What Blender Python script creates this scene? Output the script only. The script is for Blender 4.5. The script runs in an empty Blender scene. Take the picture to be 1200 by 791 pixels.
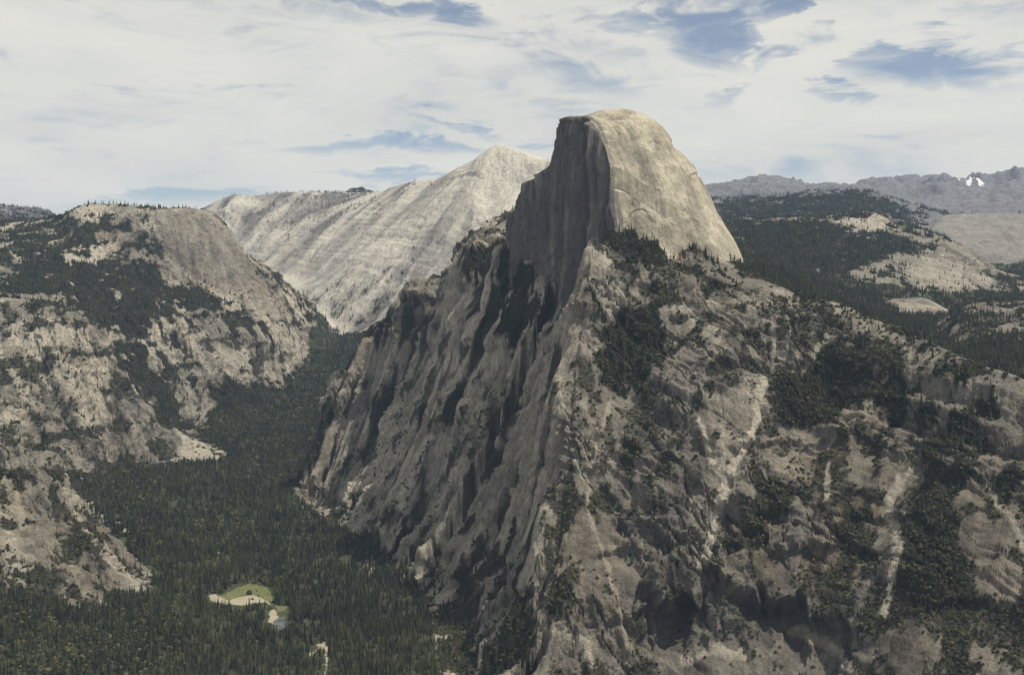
import bpy, math, random, time
import numpy as np
from mathutils import Vector
from mathutils.geometry import delaunay_2d_cdt
T0 = time.time()
rng = np.random.default_rng(11)
random.seed(5)
C = bpy.context.scene
COL = C.collection
F, HY, CX = 1413.0, 319.0, 600.0          # focal length and horizon of the 1200-px wide photograph
Q = 1.0                                    # mesh resolution factor

# ------------------------------------------------------------------ noise helpers
TILE = np.random.default_rng(3).random((512, 512)).astype(np.float32)
def vn(x, y, seed=0):
    x = np.asarray(x, np.float32) + np.float32(17.3 * seed + 1000); y = np.asarray(y, np.float32) + np.float32(9.7 * seed + 1000)
    xi = np.floor(x); yi = np.floor(y)
    fx = x - xi; fy = y - yi
    fx = fx * fx * (3 - 2 * fx); fy = fy * fy * (3 - 2 * fy)
    xi = xi.astype(np.int32) & 511; yi = yi.astype(np.int32) & 511
    x1 = (xi + 1) & 511; y1 = (yi + 1) & 511
    a = TILE[yi, xi]; b = TILE[yi, x1]; c = TILE[y1, xi]; d = TILE[y1, x1]
    return (a + (b - a) * fx) * (1 - fy) + (c + (d - c) * fx) * fy - 0.5
def fbm(x, y, oct=4, seed=0, gain=0.5):
    s = 0; amp = 1.0
    for o in range(oct):
        s = s + amp * vn(x, y, seed + o)
        x, y = (0.8 * x - 0.6 * y) * 2.03, (0.6 * x + 0.8 * y) * 2.03
        amp *= gain
    return s * 2
def sstep(a, b, x):
    t = np.clip((x - a) / (b - a), 0, 1)
    return t * t * (3 - 2 * t)
def blur1(A, s, axis):
    r = max(1, int(3 * s)); k = np.exp(-0.5 * (np.arange(-r, r + 1) / s) ** 2); k /= k.sum()
    pad = [(0, 0), (0, 0)]; pad[axis] = (r, r)
    P = np.pad(A, pad, mode='edge'); out = np.zeros_like(A)
    n = A.shape[axis]
    for i, w in enumerate(k):
        out += w * (P[i:i + n] if axis == 0 else P[:, i:i + n])
    return out
def inpoly(px, py, poly):
    m = np.zeros(px.shape, bool)
    xs = [p[0] for p in poly]; ys = [p[1] for p in poly]
    sel = (px >= min(xs)) & (px <= max(xs)) & (py >= min(ys)) & (py <= max(ys))
    if not sel.any(): return m
    x = px[sel]; y = py[sel]; r = np.zeros(x.shape, bool)
    n = len(poly)
    for i in range(n):
        x0, y0 = poly[i]; x1, y1 = poly[(i + 1) % n]
        if y0 == y1: continue
        r ^= ((y0 > y) != (y1 > y)) & (x < (x1 - x0) * (y - y0) / (y1 - y0) + x0)
    m[sel] = r
    return m
def segdist(px, py, line, width):
    """0..1 closeness to a polyline, 1 on the line; width in the units of px/py"""
    out = np.zeros(px.shape, np.float32)
    xs = [p[0] for p in line]; ys = [p[1] for p in line]
    sel = (px >= min(xs) - width) & (px <= max(xs) + width) & (py >= min(ys) - width) & (py <= max(ys) + width)
    if not sel.any(): return out
    x = px[sel]; y = py[sel]; best = np.full(x.shape, 1e9, np.float32)
    for (x0, y0), (x1, y1) in zip(line[:-1], line[1:]):
        dx, dy = x1 - x0, y1 - y0
        t = np.clip(((x - x0) * dx + (y - y0) * dy) / (dx * dx + dy * dy + 1e-9), 0, 1)
        best = np.minimum(best, np.hypot(x - x0 - t * dx, y - y0 - t * dy))
    out[sel] = np.clip(1 - best / width, 0, 1)
    return out

# ------------------------------------------------------------------ the lie of the land: ridges, toes and troughs
def zf(Y):  # height of the valley floor
    return np.interp(Y, [1400, 3600, 4500, 5500, 6500, 7500, 8500, 9500], [-960, -960, -935, -880, -750, -600, -480, -400])
LINES = []
def L(*pts):              # each point (column, row, distance): a point of the land as seen from the viewpoint
    LINES.append([(a, (HY - b) / F * Y, Y) for a, b, Y in pts])
def Z(*pts):              # each point (column, height, distance)
    LINES.append(list(pts))
def FL(*pts):             # on the valley floor: (column, distance[, lift])
    LINES.append([(p[0], float(zf(p[1])) + (p[2] if len(p) > 2 else 0), p[1]) for p in pts])
# valley floor
FL((-200, 1400), (300, 1400), (700, 1400), (1000, 1400), (1400, 1400))
FL((-200, 2600), (200, 2600), (450, 2600)); FL((-200, 3000, 60), (60, 3100, 25), (200, 3200), (380, 3300))
FL((250, 3700), (300, 4200), (300, 4800), (310, 5300), (320, 5800, 10), (330, 6400, 20), (350, 7000, 10), (372, 7700), (388, 8300))
# left toes
FL((-200, 3250, 120), (-60, 3300, 110), (40, 3330, 60), (110, 3420, 20), (165, 3700, 10), (150, 3950, 20), (100, 4350, 70), (60, 4600, 150))
FL((-200, 4600, 200), (60, 4700, 150), (110, 4850, 90), (150, 5350, 60), (210, 5480, 40), (270, 5590, 20), (252, 5900, 60), (238, 6250, 60), (300, 6500, 60), (335, 7000, 50), (352, 7500, 60), (370, 8200, 60))
# right toes
FL((520, 2600, 20), (508, 2950, 10), (500, 3300, 10), (478, 3750, 10), (430, 4170, 15), (372, 4500, 15), (345, 4900, 20), (365, 5500, 30), (390, 6300, 30), (404, 7100, 40), (418, 7700, 60))
# near left buttress
L((-220, 330, 4150), (-100, 400, 4000), (0, 470, 3900), (30, 497, 3850), (60, 546, 3800), (90, 588, 3780), (130, 635, 3735), (165, 686, 3700))
L((-200, 560, 3620), (-60, 580, 3580), (0, 590, 3600), (40, 610, 3590), (75, 640, 3590), (110, 672, 3600), (135, 690, 3610))
L((-200, 450, 4500), (0, 560, 4350), (60, 600, 4250))
L((0, 530, 3740), (40, 560, 3700), (80, 612, 3690))
# mid left buttress
L((-200, 335, 5750), (0, 344, 5650), (35, 345, 5650), (70, 350, 5640), (100, 374, 5600), (126, 402, 5560), (140, 434, 5540), (166, 470, 5560), (205, 506, 5580), (250, 526, 5585), (270, 541, 5590))
L((-200, 430, 5200), (0, 440, 5180), (50, 450, 5230), (90, 480, 5250), (130, 505, 5320), (180, 528, 5440), (215, 540, 5500))
L((-200, 520, 4900), (0, 530, 4850), (60, 540, 4880), (100, 556, 4950))
Z((-200, -330, 5950), (0, -330, 5950), (60, -350, 5950), (130, -520, 5900), (180, -690, 5900), (215, -790, 5900))
# third massif: forested shelf and cliff-faced summit on the left
L((-200, 352, 6050), (0, 350, 6050), (60, 355, 6100), (120, 392, 6100), (150, 420, 6050), (180, 460, 6100), (215, 497, 6150))
L((-200, 300, 6700), (0, 300, 6650), (80, 302, 6700), (170, 335, 6600), (200, 362, 6550), (185, 400, 6350), (205, 445, 6280), (238, 462, 6280))
L((-200, 262, 7500), (0, 262, 7450), (60, 255, 7400), (100, 238, 7300), (140, 237, 7300), (172, 246, 7250), (200, 243, 7300), (232, 242, 7350), (252, 250, 7350), (274, 268, 7330), (285, 290, 7330), (298, 318, 7350), (330, 340, 7400), (366, 366, 7700), (376, 386, 8000))
L((172, 250, 7180), (185, 280, 7080), (205, 312, 7020), (232, 334, 7000), (262, 345, 7020), (300, 352, 7120))
L((228, 262, 7250), (262, 285, 7200), (285, 318, 7200))
L((160, 330, 6720), (210, 370, 6620), (255, 372, 6750), (310, 385, 6950), (345, 405, 7300))
L((200, 412, 6450), (250, 405, 6560), (300, 425, 6820), (330, 432, 7100))
L((240, 444, 6330), (280, 440, 6550), (325, 450, 6950))
Z((-200, 240, 8300), (0, 240, 8300), (150, 270, 8200), (250, 230, 8200), (290, 100, 8100), (330, -30, 8200), (365, -200, 8300))
# far hills on the left horizon
L((-200, 236, 11500), (0, 240, 11500), (14, 245, 11500), (30, 247, 11300), (40, 244, 11800), (50, 243, 11900), (60, 252, 11900), (90, 262, 11900), (200, 262, 12000), (240, 248, 12000))
L((-200, 262, 10000), (0, 258, 10000), (28, 258, 10000), (100, 266, 10200), (240, 262, 10200))
# big pale mountain
L((236, 250, 12000), (252, 240, 11900), (262, 230, 11800), (272, 227, 11700), (290, 229, 11700), (320, 226, 11700), (350, 224, 11500), (380, 226, 11400), (400, 229, 11300), (425, 230, 11100), (452, 222, 10800), (482, 212, 10400), (514, 209, 10100), (531, 200, 9880), (552, 188, 9750), (574, 172, 9620), (584, 165, 9570), (592, 166, 9555), (602, 173, 9540), (615, 183, 9480), (630, 187, 9420), (645, 184, 9350), (700, 200, 9250), (780, 232, 9000), (850, 262, 8800))
L((600, 222, 9250), (548, 215, 9270), (478, 238, 9810), (420, 246, 10400), (364, 250, 11010), (290, 250, 11400)); L((600, 222, 9250), (650, 225, 9050), (720, 245, 8900))
L((700, 265, 8500), (620, 262, 8700), (560, 268, 8850), (510, 274, 8980), (440, 283, 9520), (385, 284, 10100), (327, 281, 10720), (260, 275, 11200))
L((700, 300, 8000), (600, 310, 8300), (520, 322, 8500), (467, 332, 8690), (398, 332, 9230), (340, 322, 9900), (280, 310, 10600))
L((600, 330, 8000), (520, 352, 8150), (470, 370, 8250), (424, 388, 8450), (390, 382, 8750), (355, 366, 9000), (300, 348, 9500), (246, 335, 10140), (180, 330, 10600))
Z((430, -560, 6300), (440, -540, 7000), (450, -440, 7700), (600, -250, 7500), (600, -400, 6200), (720, -60, 7500), (800, 100, 8000))
for y_ in (14350, 14500, 14650): L((403, 227, y_), (409, 221, y_), (414, 219, y_), (418, 223, y_), (424, 217, y_), (431, 226, y_))
L((250, 246, 14000), (350, 240, 14000), (404, 230, 14200), (432, 231, 14200), (500, 226, 14000), (560, 215, 14000))
# great massif under the dome: spur, flank and the near face
L((690, 264, 3500), (683, 300, 3460), (674, 350, 3385), (671, 385, 3330), (648, 430, 3260), (645, 460, 3200), (664, 510, 3090), (658, 560, 3010), (630, 610, 2960), (632, 650, 2880), (658, 690, 2780), (650, 730, 2720), (622, 770, 2690), (630, 830, 2590))
L((715, 276, 3600), (760, 292, 3640), (800, 304, 3640), (840, 310, 3700), (872, 313, 3760), (900, 325, 3660), (940, 343, 3500), (980, 353, 3400), (1020, 369, 3300), (1060, 386, 3200), (1100, 403, 3100), (1150, 425, 3000), (1200, 441, 2900), (1400, 520, 2650))
L((715, 262, 3660), (745, 268, 3680), (790, 281, 3690), (830, 295, 3760), (870, 309, 3860))
L((700, 282, 3540), (722, 310, 3500), (760, 320, 3510), (800, 322, 3530), (850, 326, 3590))
L((712, 330, 3460), (708, 400, 3350), (703, 480, 3200), (698, 560, 3040), (692, 650, 2880), (690, 720, 2760), (690, 830, 2610))
L((800, 340, 3470), (800, 400, 3350), (800, 470, 3200), (795, 560, 3030), (780, 650, 2890), (775, 690, 2840), (780, 730, 2835), (790, 775, 2760), (790, 830, 2640))
L((950, 348, 3470), (950, 420, 3270), (950, 500, 3100), (945, 600, 2920), (950, 680, 2790), (955, 705, 2785), (960, 750, 2700), (960, 830, 2580))
L((1080, 395, 3140), (1080, 460, 2990), (1080, 550, 2840), (1075, 650, 2690), (1070, 720, 2600), (1070, 830, 2450))
L((1200, 520, 2760), (1200, 600, 2640), (1200, 700, 2500), (1200, 830, 2330)); L((1400, 620, 2500), (1400, 830, 2230))
L((860, 691, 2830), (862, 715, 2835), (868, 760, 2740))
Z((640, -960, 2250), (800, -950, 2200), (1000, -940, 2100), (1200, -930, 2000), (1400, -930, 1900))
# flank that falls to the valley on the left
L((597, 291, 4270), (625, 312, 4110), (656, 333, 3960), (664, 360, 3800))
L((588, 294, 4215), (614, 315, 4055), (644, 337, 3915), (655, 362, 3790))
L((578, 318, 4185), (598, 356, 4015), (630, 392, 3850))
L((572, 345, 4150), (600, 385, 3980), (622, 410, 3830), (650, 430, 3540))
L((560, 420, 4080), (590, 470, 3850), (615, 520, 3550), (630, 560, 3300))
L((520, 500, 4080), (545, 560, 3820), (575, 620, 3500), (600, 680, 3170), (610, 750, 2900))
L((490, 590, 3990), (515, 640, 3740), (535, 690, 3420), (550, 740, 3120), (560, 800, 2850))
L((597, 288, 4290), (580, 287, 4370), (560, 292, 4460), (541, 298, 4500)); L((565, 325, 4320), (545, 332, 4420), (520, 346, 4700))
L((600, 254, 4620), (575, 272, 4640), (546, 290, 4660)); L((606, 240, 4800), (640, 215, 4900), (700, 210, 4900), (780, 245, 4800), (840, 290, 4700))
Z((640, 60, 5300), (560, -60, 5200), (540, -200, 5600), (480, -420, 5700), (430, -640, 5900))
L((520, 349, 4760), (502, 330, 4850), (482, 321, 4930), (468, 328, 4950), (455, 352, 4960), (440, 376, 4990), (425, 402, 5010), (405, 450, 5050), (386, 500, 5080), (362, 552, 5050), (345, 581, 4920))
L((535, 385, 4430), (505, 410, 4600), (470, 450, 4700), (447, 500, 4680), (425, 550, 4620), (400, 594, 4540))
L((535, 440, 4230), (500, 500, 4300), (465, 570, 4330), (440, 620, 4240))
Z((470, -330, 5350), (430, -520, 5450), (400, -700, 5500))
# country behind on the right
L((900, 311, 5400), (950, 340, 5200), (1000, 352, 5200), (1040, 372, 5000), (1090, 384, 4800), (1120, 404, 4300), (1150, 424, 3700), (1200, 436, 3500))
Z((890, -40, 4300), (960, -170, 4000), (1040, -260, 3800), (1120, -330, 3500), (1200, -380, 3300), (1400, -450, 3200))
L((1037, 358, 5300), (1052, 347, 5400), (1075, 343, 5420), (1098, 347, 5420), (1119, 367, 5300), (1105, 371, 5150), (1075, 370, 5100), (1045, 363, 5150))
L((1106, 384, 4550), (1118, 364, 4620), (1132, 354, 4680), (1165, 350, 4700), (1200, 352, 4680), (1400, 340, 4700))
L((1135, 385, 4350), (1170, 390, 4200), (1210, 395, 4200), (1400, 400, 4100))
Z((1080, -220, 5500), (1130, -200, 5300), (1200, -210, 5300), (1400, -200, 5300))
L((830, 260, 7700), (860, 258, 7700), (905, 258, 7700), (940, 256, 7600), (962, 253, 7550), (985, 250, 7500), (1012, 248, 7450), (1035, 254, 7400), (1052, 264, 7350), (1080, 268, 7200), (1100, 276, 7100), (1122, 284, 7000), (1142, 292, 6900), (1158, 312, 6820), (1166, 330, 6720))
L((860, 285, 6500), (900, 293, 6350), (940, 305, 6200), (980, 305, 6350), (1040, 300, 6500), (1090, 305, 6600), (1130, 318, 6620))
L((920, 332, 5750), (970, 338, 5800), (1040, 338, 5950), (1100, 344, 6050), (1150, 348, 6150), (1190, 347, 6050), (1400, 350, 6000))
L((985, 268, 7150), (1030, 274, 7050), (1075, 290, 6850))
Z((850, 250, 8300), (960, 240, 8300), (1060, 200, 8100), (1140, 40, 7600), (1175, -70, 7200), (1230, -60, 7000), (1400, 0, 7000))
L((1088, 264, 9100), (1108, 251, 9100), (1150, 249, 9100), (1200, 249, 9000), (1400, 246, 9000))
L((1085, 276, 8500), (1130, 292, 8300), (1162, 316, 8150), (1185, 312, 8100), (1200, 307, 8200), (1400, 300, 8200))
Z((1090, 330, 9700), (1200, 330, 9700), (1400, 330, 9700))
L((820, 236, 11200), (845, 232, 11200), (880, 230, 11100), (910, 234, 11000), (945, 228, 11000), (975, 222, 10900), (998, 220, 10900), (1020, 223, 10900), (1040, 230, 10800), (1060, 239, 10700), (1083, 248, 10400), (1096, 262, 10000))
L((830, 262, 9300), (900, 262, 9300), (960, 258, 9300), (1010, 258, 9300), (1060, 266, 9200))
Z((800, 480, 12500), (900, 500, 12500), (1000, 520, 12500), (1100, 400, 12000), (1200, 450, 12000), (1400, 450, 12000))
L((780, 232, 18000), (805, 226, 18000), (836, 224, 18000), (852, 221, 17800), (870, 217, 17500), (886, 217, 17300), (900, 213, 17200), (911, 210, 17000), (926, 213, 17000), (940, 217, 17000), (955, 219, 17000))
L((950, 214, 20500), (970, 211, 20500), (985, 211, 20500), (996, 218, 20500)); L((955, 220, 17000), (1000, 224, 17000))
L((996, 222, 18500), (1012, 217, 18500), (1040, 213, 18400), (1060, 210, 18300), (1076, 206, 18200), (1090, 209, 18200), (1103, 212, 18200), (1114, 207, 18200), (1124, 211, 18200), (1138, 207, 18200), (1150, 206, 18200), (1160, 209, 18000), (1175, 207, 17800), (1186, 200, 17800), (1194, 198, 17800), (1208, 203, 17800), (1260, 198, 17800), (1400, 204, 17800))
L((850, 232, 14500), (920, 228, 14500), (1000, 232, 14500), (1080, 226, 15500), (1130, 228, 15500), (1200, 224, 15000), (1400, 226, 15000))
L((1060, 243, 13500), (1120, 244, 13500), (1200, 240, 13000), (1400, 240, 13000))
Z((-200, 700, 23500), (200, 700, 23500), (600, 900, 23500), (850, 1000, 23500), (1100, 1000, 23500), (1400, 1000, 23500))
Z((-200, 500, 15000), (100, 500, 15000), (250, 600, 15000)); Z((600, 900, 14000), (800, 900, 15000))

# ------------------------------------------------------------------ fan-shaped height grid
cs = np.arange(-320, 1521, 1.25 / Q)
def rows():
    out = []
    for a, b, s in ((1450, 2250, 16), (2250, 5250, 4.0), (5250, 7700, 8), (7700, 12000, 16), (12000, 23000, 60)):
        out.append(np.arange(a, b, s / Q))
    return np.concatenate(out)
ys = rows()
NR, NC = len(ys), len(cs)
PX = np.broadcast_to(cs[None, :], (NR, NC)).astype(np.float64)
YY = np.broadcast_to(ys[:, None], (NR, NC)).astype(np.float64)
XX = (PX - CX) / F * YY
# triangulate in (column, log distance)
K = 1413.0
pts, zs, key, edges = [], [], {}, []
def addp(a, z, Y):
    k = (round(a, 1), round(Y, 0))
    if k not in key:
        key[k] = len(pts); pts.append((a, K * math.log(Y))); zs.append(z)
    return key[k]
for ln in LINES:
    ids = [addp(*p) for p in ln]
    edges += [(i, j) for i, j in zip(ids[:-1], ids[1:]) if i != j]
for a in (-220, 1420):
    for Y, z in ((1300, -960), (24000, 700)):
        addp(a, z, Y)
addp(600, -960, 1300); addp(600, 900, 24000)
vo, eo, fo, ov, oe, of = delaunay_2d_cdt([Vector(p) for p in pts], edges, [], 0, 1e-4)
zo = []
for i, v in enumerate(vo):
    if len(ov[i]): zo.append(zs[ov[i][0]])
    else: zo.append(None)
P = np.array([(v.x, v.y) for v in vo]); ZP = np.array([np.nan if z is None else z for z in zo])
for i in np.where(np.isnan(ZP))[0]:         # crossings of two lines: inverse-distance value
    d = np.hypot(P[:, 0] - P[i, 0], P[:, 1] - P[i, 1]); ok = ~np.isnan(ZP); o = np.argsort(d + 1e9 * (~ok))[:4]
    ZP[i] = np.sum(ZP[o] / (d[o] + 1)) / np.sum(1 / (d[o] + 1))
ly = K * np.log(ys)
H = np.full((NR, NC), np.nan)
for f in fo:
    (x0, y0), (x1, y1), (x2, y2) = P[list(f)]
    c0 = max(0, np.searchsorted(cs, min(x0, x1, x2)) - 1); c1 = np.searchsorted(cs, max(x0, x1, x2)) + 1
    r0 = max(0, np.searchsorted(ly, min(y0, y1, y2)) - 1); r1 = np.searchsorted(ly, max(y0, y1, y2)) + 1
    if c1 <= c0 or r1 <= r0: continue
    gx = cs[None, c0:c1]; gy = ly[r0:r1, None]
    den = (y1 - y2) * (x0 - x2) + (x2 - x1) * (y0 - y2)
    if abs(den) < 1e-9: continue
    a = ((y1 - y2) * (gx - x2) + (x2 - x1) * (gy - y2)) / den
    b = ((y2 - y0) * (gx - x2) + (x0 - x2) * (gy - y2)) / den
    c = 1 - a - b
    m = (a > -1e-6) & (b > -1e-6) & (c > -1e-6)
    val = a * ZP[f[0]] + b * ZP[f[1]] + c * ZP[f[2]]
    sub = H[r0:r1, c0:c1]; sub[m] = val[m]
ca, cb_ = np.searchsorted(cs, -205), np.searchsorted(cs, 1395)
H[:, :ca] = H[:, ca:ca + 1]; H[:, cb_:] = H[:, cb_ - 1:cb_]
H[np.isnan(H)] = 600
H0 = H.copy()
Hn = blur1(blur1(H, 4.5 * Q, 1), 4 * Q, 0); Hf = blur1(blur1(H, 2.2 * Q, 1), 1.6 * Q, 0)
tfar = sstep(7000, 8500, YY); H = Hn * (1 - tfar) + Hf * tfar
print('tin', round(time.time() - T0, 1))

# ------------------------------------------------------------------ regions of the land
REG = {}
def region(name, poly): REG[name] = inpoly(PX, YY, poly)
region('near', [(-340, 3200), (60, 3290), (125, 3400), (178, 3640), (180, 3760), (110, 4350), (60, 4560), (-340, 4560)])
region('mid', [(-340, 4560), (60, 4650), (110, 4800), (155, 5280), (280, 5540), (290, 5620), (240, 5880), (150, 5900), (-340, 5950)])
region('watk', [(-340, 5950), (150, 5900), (240, 5890), (244, 6200), (310, 6420), (342, 6950), (358, 7500), (380, 8300), (365, 8330), (250, 8250), (-340, 8350)])
region('massif', [(525, 1450), (520, 2600), (512, 2950), (506, 3300), (484, 3720), (436, 4140), (376, 4460), (343, 4880), (358, 5480), (430, 5560), (560, 5250), (700, 5250), (880, 4300), (960, 4000), (1040, 3800), (1120, 3500), (1540, 3200), (1540, 1450)])
region('knoll', [(1033, 5320), (1060, 5480), (1100, 5480), (1124, 5300), (1100, 5110), (1060, 5080)])
region('hillr', [(1088, 4560), (1130, 4200), (1540, 3300), (1540, 5250), (1110, 5250)])
region('wood', [(850, 6100), (960, 5900), (1100, 6050), (1200, 6050), (1540, 6000), (1540, 6900), (1180, 7150), (1090, 8050), (800, 8250), (800, 6400)])
region('bench', [(1070, 8400), (1120, 8200), (1540, 8050), (1540, 9650), (1080, 9700)])
region('dark', [(780, 9100), (1080, 9100), (1110, 9750), (1090, 11900), (780, 12400)])
region('pale', [(225, 12400), (225, 10300), (290, 9000), (360, 8450), (392, 8560), (440, 8000), (560, 7600), (720, 7600), (860, 8700), (700, 12000), (500, 13200)])
region('peaks', [(700, 12600), (1000, 12600), (1540, 12200), (1540, 23000), (700, 23000)])
region('farl', [(-340, 9500), (240, 9800), (240, 12800), (-340, 13000)])
ORDER = ['near', 'mid', 'watk', 'massif', 'knoll', 'hillr', 'wood', 'bench', 'dark', 'pale', 'peaks', 'farl']
RID = np.zeros((NR, NC), np.int8)
for i, n in enumerate(ORDER): RID[REG[n]] = i + 1

def softmask(m, s=6):
    return blur1(blur1(m.astype(np.float32), s, 1), s, 0)

# ------------------------------------------------------------------ slope, flow-aligned noise
def grad(Hs):
    dHa = np.gradient(Hs, axis=1) / (cs[1] - cs[0]) * F        # per unit tangent
    gX = dHa / YY
    dY = np.gradient(Hs, axis=0) / np.gradient(ys)[:, None]
    gY = dY - (XX / YY) * gX
    return gX, gY
Hs = blur1(blur1(H, 10 * Q, 1), 8 * Q, 0)
GX, GY = grad(Hs)
SL = np.hypot(GX, GY)
rowlut = np.searchsorted(ys, np.arange(1400, 23200)).clip(0, NR - 1).astype(np.int32)
def lic(step, n, wave, seed, sub):
    gx = (GX / (SL + 1e-4))[::sub, ::sub].astype(np.float32); gy = (GY / (SL + 1e-4))[::sub, ::sub].astype(np.float32)
    x0 = XX[::sub, ::sub].astype(np.float32); y0 = YY[::sub, ::sub].astype(np.float32)
    acc = vn(x0 / wave, y0 / wave, seed)
    for sg in (1, -1):
        x = x0.copy(); y = y0.copy()
        for k in range(n):
            ri = rowlut[(y - 1400).astype(np.int32).clip(0, len(rowlut) - 1)] // sub
            ci = ((x / y * F + CX - cs[0]) * (1 / (cs[1] - cs[0])) / sub).astype(np.int32)
            ri = ri.clip(0, gx.shape[0] - 1); ci = ci.clip(0, gx.shape[1] - 1)
            x = x + sg * step * gx[ri, ci]; y = y + sg * step * gy[ri, ci]
            acc = acc + vn(x / wave, y / wave, seed)
    acc = acc / acc.std()
    if sub > 1:
        r = np.arange(NR) / sub; c = np.arange(NC) / sub
        r0 = np.floor(r).astype(int).clip(0, acc.shape[0] - 2); c0 = np.floor(c).astype(int).clip(0, acc.shape[1] - 2)
        fr = np.clip(r - r0, 0, 1)[:, None]; fc = np.clip(c - c0, 0, 1)[None, :]
        acc = (acc[r0][:, c0] * (1 - fc) + acc[r0][:, c0 + 1] * fc) * (1 - fr) + (acc[r0 + 1][:, c0] * (1 - fc) + acc[r0 + 1][:, c0 + 1] * fc) * fr
    return acc.astype(np.float32)
L1 = lic(22, 9, 75, 21, 2)
L2 = lic(11, 8, 30, 31, 2)
L3 = lic(5, 8, 11, 41, 1)
print('lic', round(time.time() - T0, 1))
S = sstep(0.3, 0.95, SL)
far = np.clip(YY / 3500, 1, 4)
amp = np.ones((NR, NC), np.float32)
for n, v in (('near', .8), ('mid', 0.7), ('watk', 0.55), ('massif', 1.0), ('knoll', 0.15), ('bench', 0.5), ('pale', 0.55), ('wood', 0.8), ('peaks', 1.6)):
    amp[REG[n]] = v
cliffm = inpoly(PX, YY, [(178, 7250), (186, 7060), (205, 7000), (235, 6980), (300, 7100), (335, 7350), (300, 7400), (255, 7330), (200, 7300)])
amp[cliffm] = .25
amp = softmask(amp, 8)
cliffs = softmask(cliffm, 6)
left_flank = softmask(inpoly(PX, YY, [(345, 4950), (430, 4100), (500, 3300), (520, 2600), (640, 2600), (650, 3050), (662, 3300), (672, 3400), (650, 3950), (600, 4250), (520, 4750), (470, 5000), (380, 5200)]), 8)
ridge = lambda a: 1 - 2 * np.minimum(np.abs(a), 1.3)
front_face = softmask(inpoly(PX, YY, [(640, 2600), (650, 3050), (662, 3300), (690, 3480), (800, 3500), (940, 3450), (1100, 3080), (1330, 2700), (1330, 2200), (700, 2300)]), 8)
ff_ = 1 - .45 * front_face
def plates(A, k):
    t = A * k; f = t - np.floor(t)
    return (np.floor(t) + sstep(0, .3, f)) / k
L0 = lic(60, 12, 190, 51, 4)
L1 = .45 * L1 + .55 * plates(L1, 1.3); L2 = .4 * L2 + .6 * plates(L2, 1.2)
D = S * amp * (.75 * ff_ * 17 * L1 + 18 * left_flank * ridge(L1)) + 17 * (RID == 10) * plates(L0, 1.5) * S * np.clip(.7 + 1.5 * fbm(XX / 500, YY / 500, 3, 54), 0, 1.6) + S * (RID == 4) * (48 * left_flank * ridge(L0) + 24 * front_face * L0)
lump = fbm(XX / 260, YY / 260, 3, 50)
D += amp * (0.25 + S) * (16 * lump * np.sqrt(far) * (1 - .6 * (RID == 10))) + amp * .25 * 14 * fbm(XX / 85, YY / 85, 5, 60, .58)
rf = 1 - 2 * np.abs(fbm(XX / 1500, YY / 1500, 5, 75, 0.55))
D += (RID == 11) * 190 * (rf - .55) * sstep(12500, 15000, YY) + (RID == 11) * 40 * fbm(XX / 350, YY / 350, 4, 78)
D += ((RID == 9) | (RID == 7)) * 22 * fbm(XX / 300, YY / 300, 4, 77)
H = H + D
# broken rock: moved out along the slope's own normal, so walls get ledges, roofs and cracks
GX, GY = grad(blur1(blur1(H, 3 * Q, 1), 3 * Q, 0)); nl = np.sqrt(1 + GX * GX + GY * GY)
NX, NY, NZ = -GX / nl, -GY / nl, 1 / nl
PA = .8 * XX + .6 * YY; QA = 1.1 * H + .06 * (XX - YY) + 26 * fbm(XX / 230, YY / 230 + H / 230, 4, 59)
PB = PA + 14 * fbm(PA / 60, QA / 60, 3, 61); QB = QA + 14 * fbm(PA / 60, QA / 60, 3, 63)
rough = fbm(PA / 90, QA / 90, 6, 60, 0.58)
crag = np.abs(fbm(PA / 60, QA / 75, 5, 65, .55))
blocks = plates(fbm(PB / 48, QB / 60, 4, 67) * 2, 2.2)
def ledges(step, a, seed, wv):
    q = (QA * .9 + .6 * step * fbm(PA / wv, QA / wv, 3, seed) * 2) / step
    q = q - np.floor(q)
    return a * (sstep(0.0, .18, q) - q) * np.clip(.35 + 1.6 * fbm(PA / (1.8 * wv), QA / (1.3 * wv), 2, seed + 5), 0, 1.5)
crackn = np.abs(fbm(PB / 75, QB / 210, 4, 69, .55))
lf = left_flank
dn = amp * S * (6.5 * rough * (1 - .45 * lf) - 15 * (crag - .25) * (1 - .6 * lf) + 6 * blocks * (1 - .6 * lf) + (1 - .8 * lf) * (ledges(46, 3.2, 80, 90) + ledges(15, 2.2, 85, 45)) - 13 * sstep(.07, .0, crackn) * (1 - .4 * lf))
dn += amp * S * (ff_ * (5.5 * L2 + 2.4 * L3) + lf * (9 * ridge(L2) + 4 * plates(L3, 1.2)))
dn *= np.where(RID == 4, .3 + .95 * sstep(-.3, .35, fbm(PA / 190, QA / 190, 3, 71) + .25 * L1 * .4), 1.0)
slabm = softmask(inpoly(PX, HY - F * H / YY, [(815, 455), (893, 442), (890, 495), (850, 560), (832, 640), (822, 640), (840, 550)]) | inpoly(PX, HY - F * H / YY, [(895, 512), (1020, 500), (1010, 560), (960, 570), (898, 558)]) | inpoly(PX, HY - F * H / YY, [(1035, 560), (1064, 545), (1055, 720), (1028, 720)]), 4)
dn *= 1 - .65 * slabm
dn *= np.clip(far, 1, 1.6) * (1 - .5 * (RID == 10))
PY = HY - F * H / YY
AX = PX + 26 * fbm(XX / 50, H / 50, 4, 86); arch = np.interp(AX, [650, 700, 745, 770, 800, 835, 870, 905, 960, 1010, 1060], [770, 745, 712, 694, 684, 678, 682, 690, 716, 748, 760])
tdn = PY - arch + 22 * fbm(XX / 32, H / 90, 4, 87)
carve = sstep(-1, 5, tdn) * (1 - sstep(12, 95, tdn)) * sstep(690, 770, PX) * sstep(1030, 960, PX) * (RID == 4) * (YY < 3000)
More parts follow.
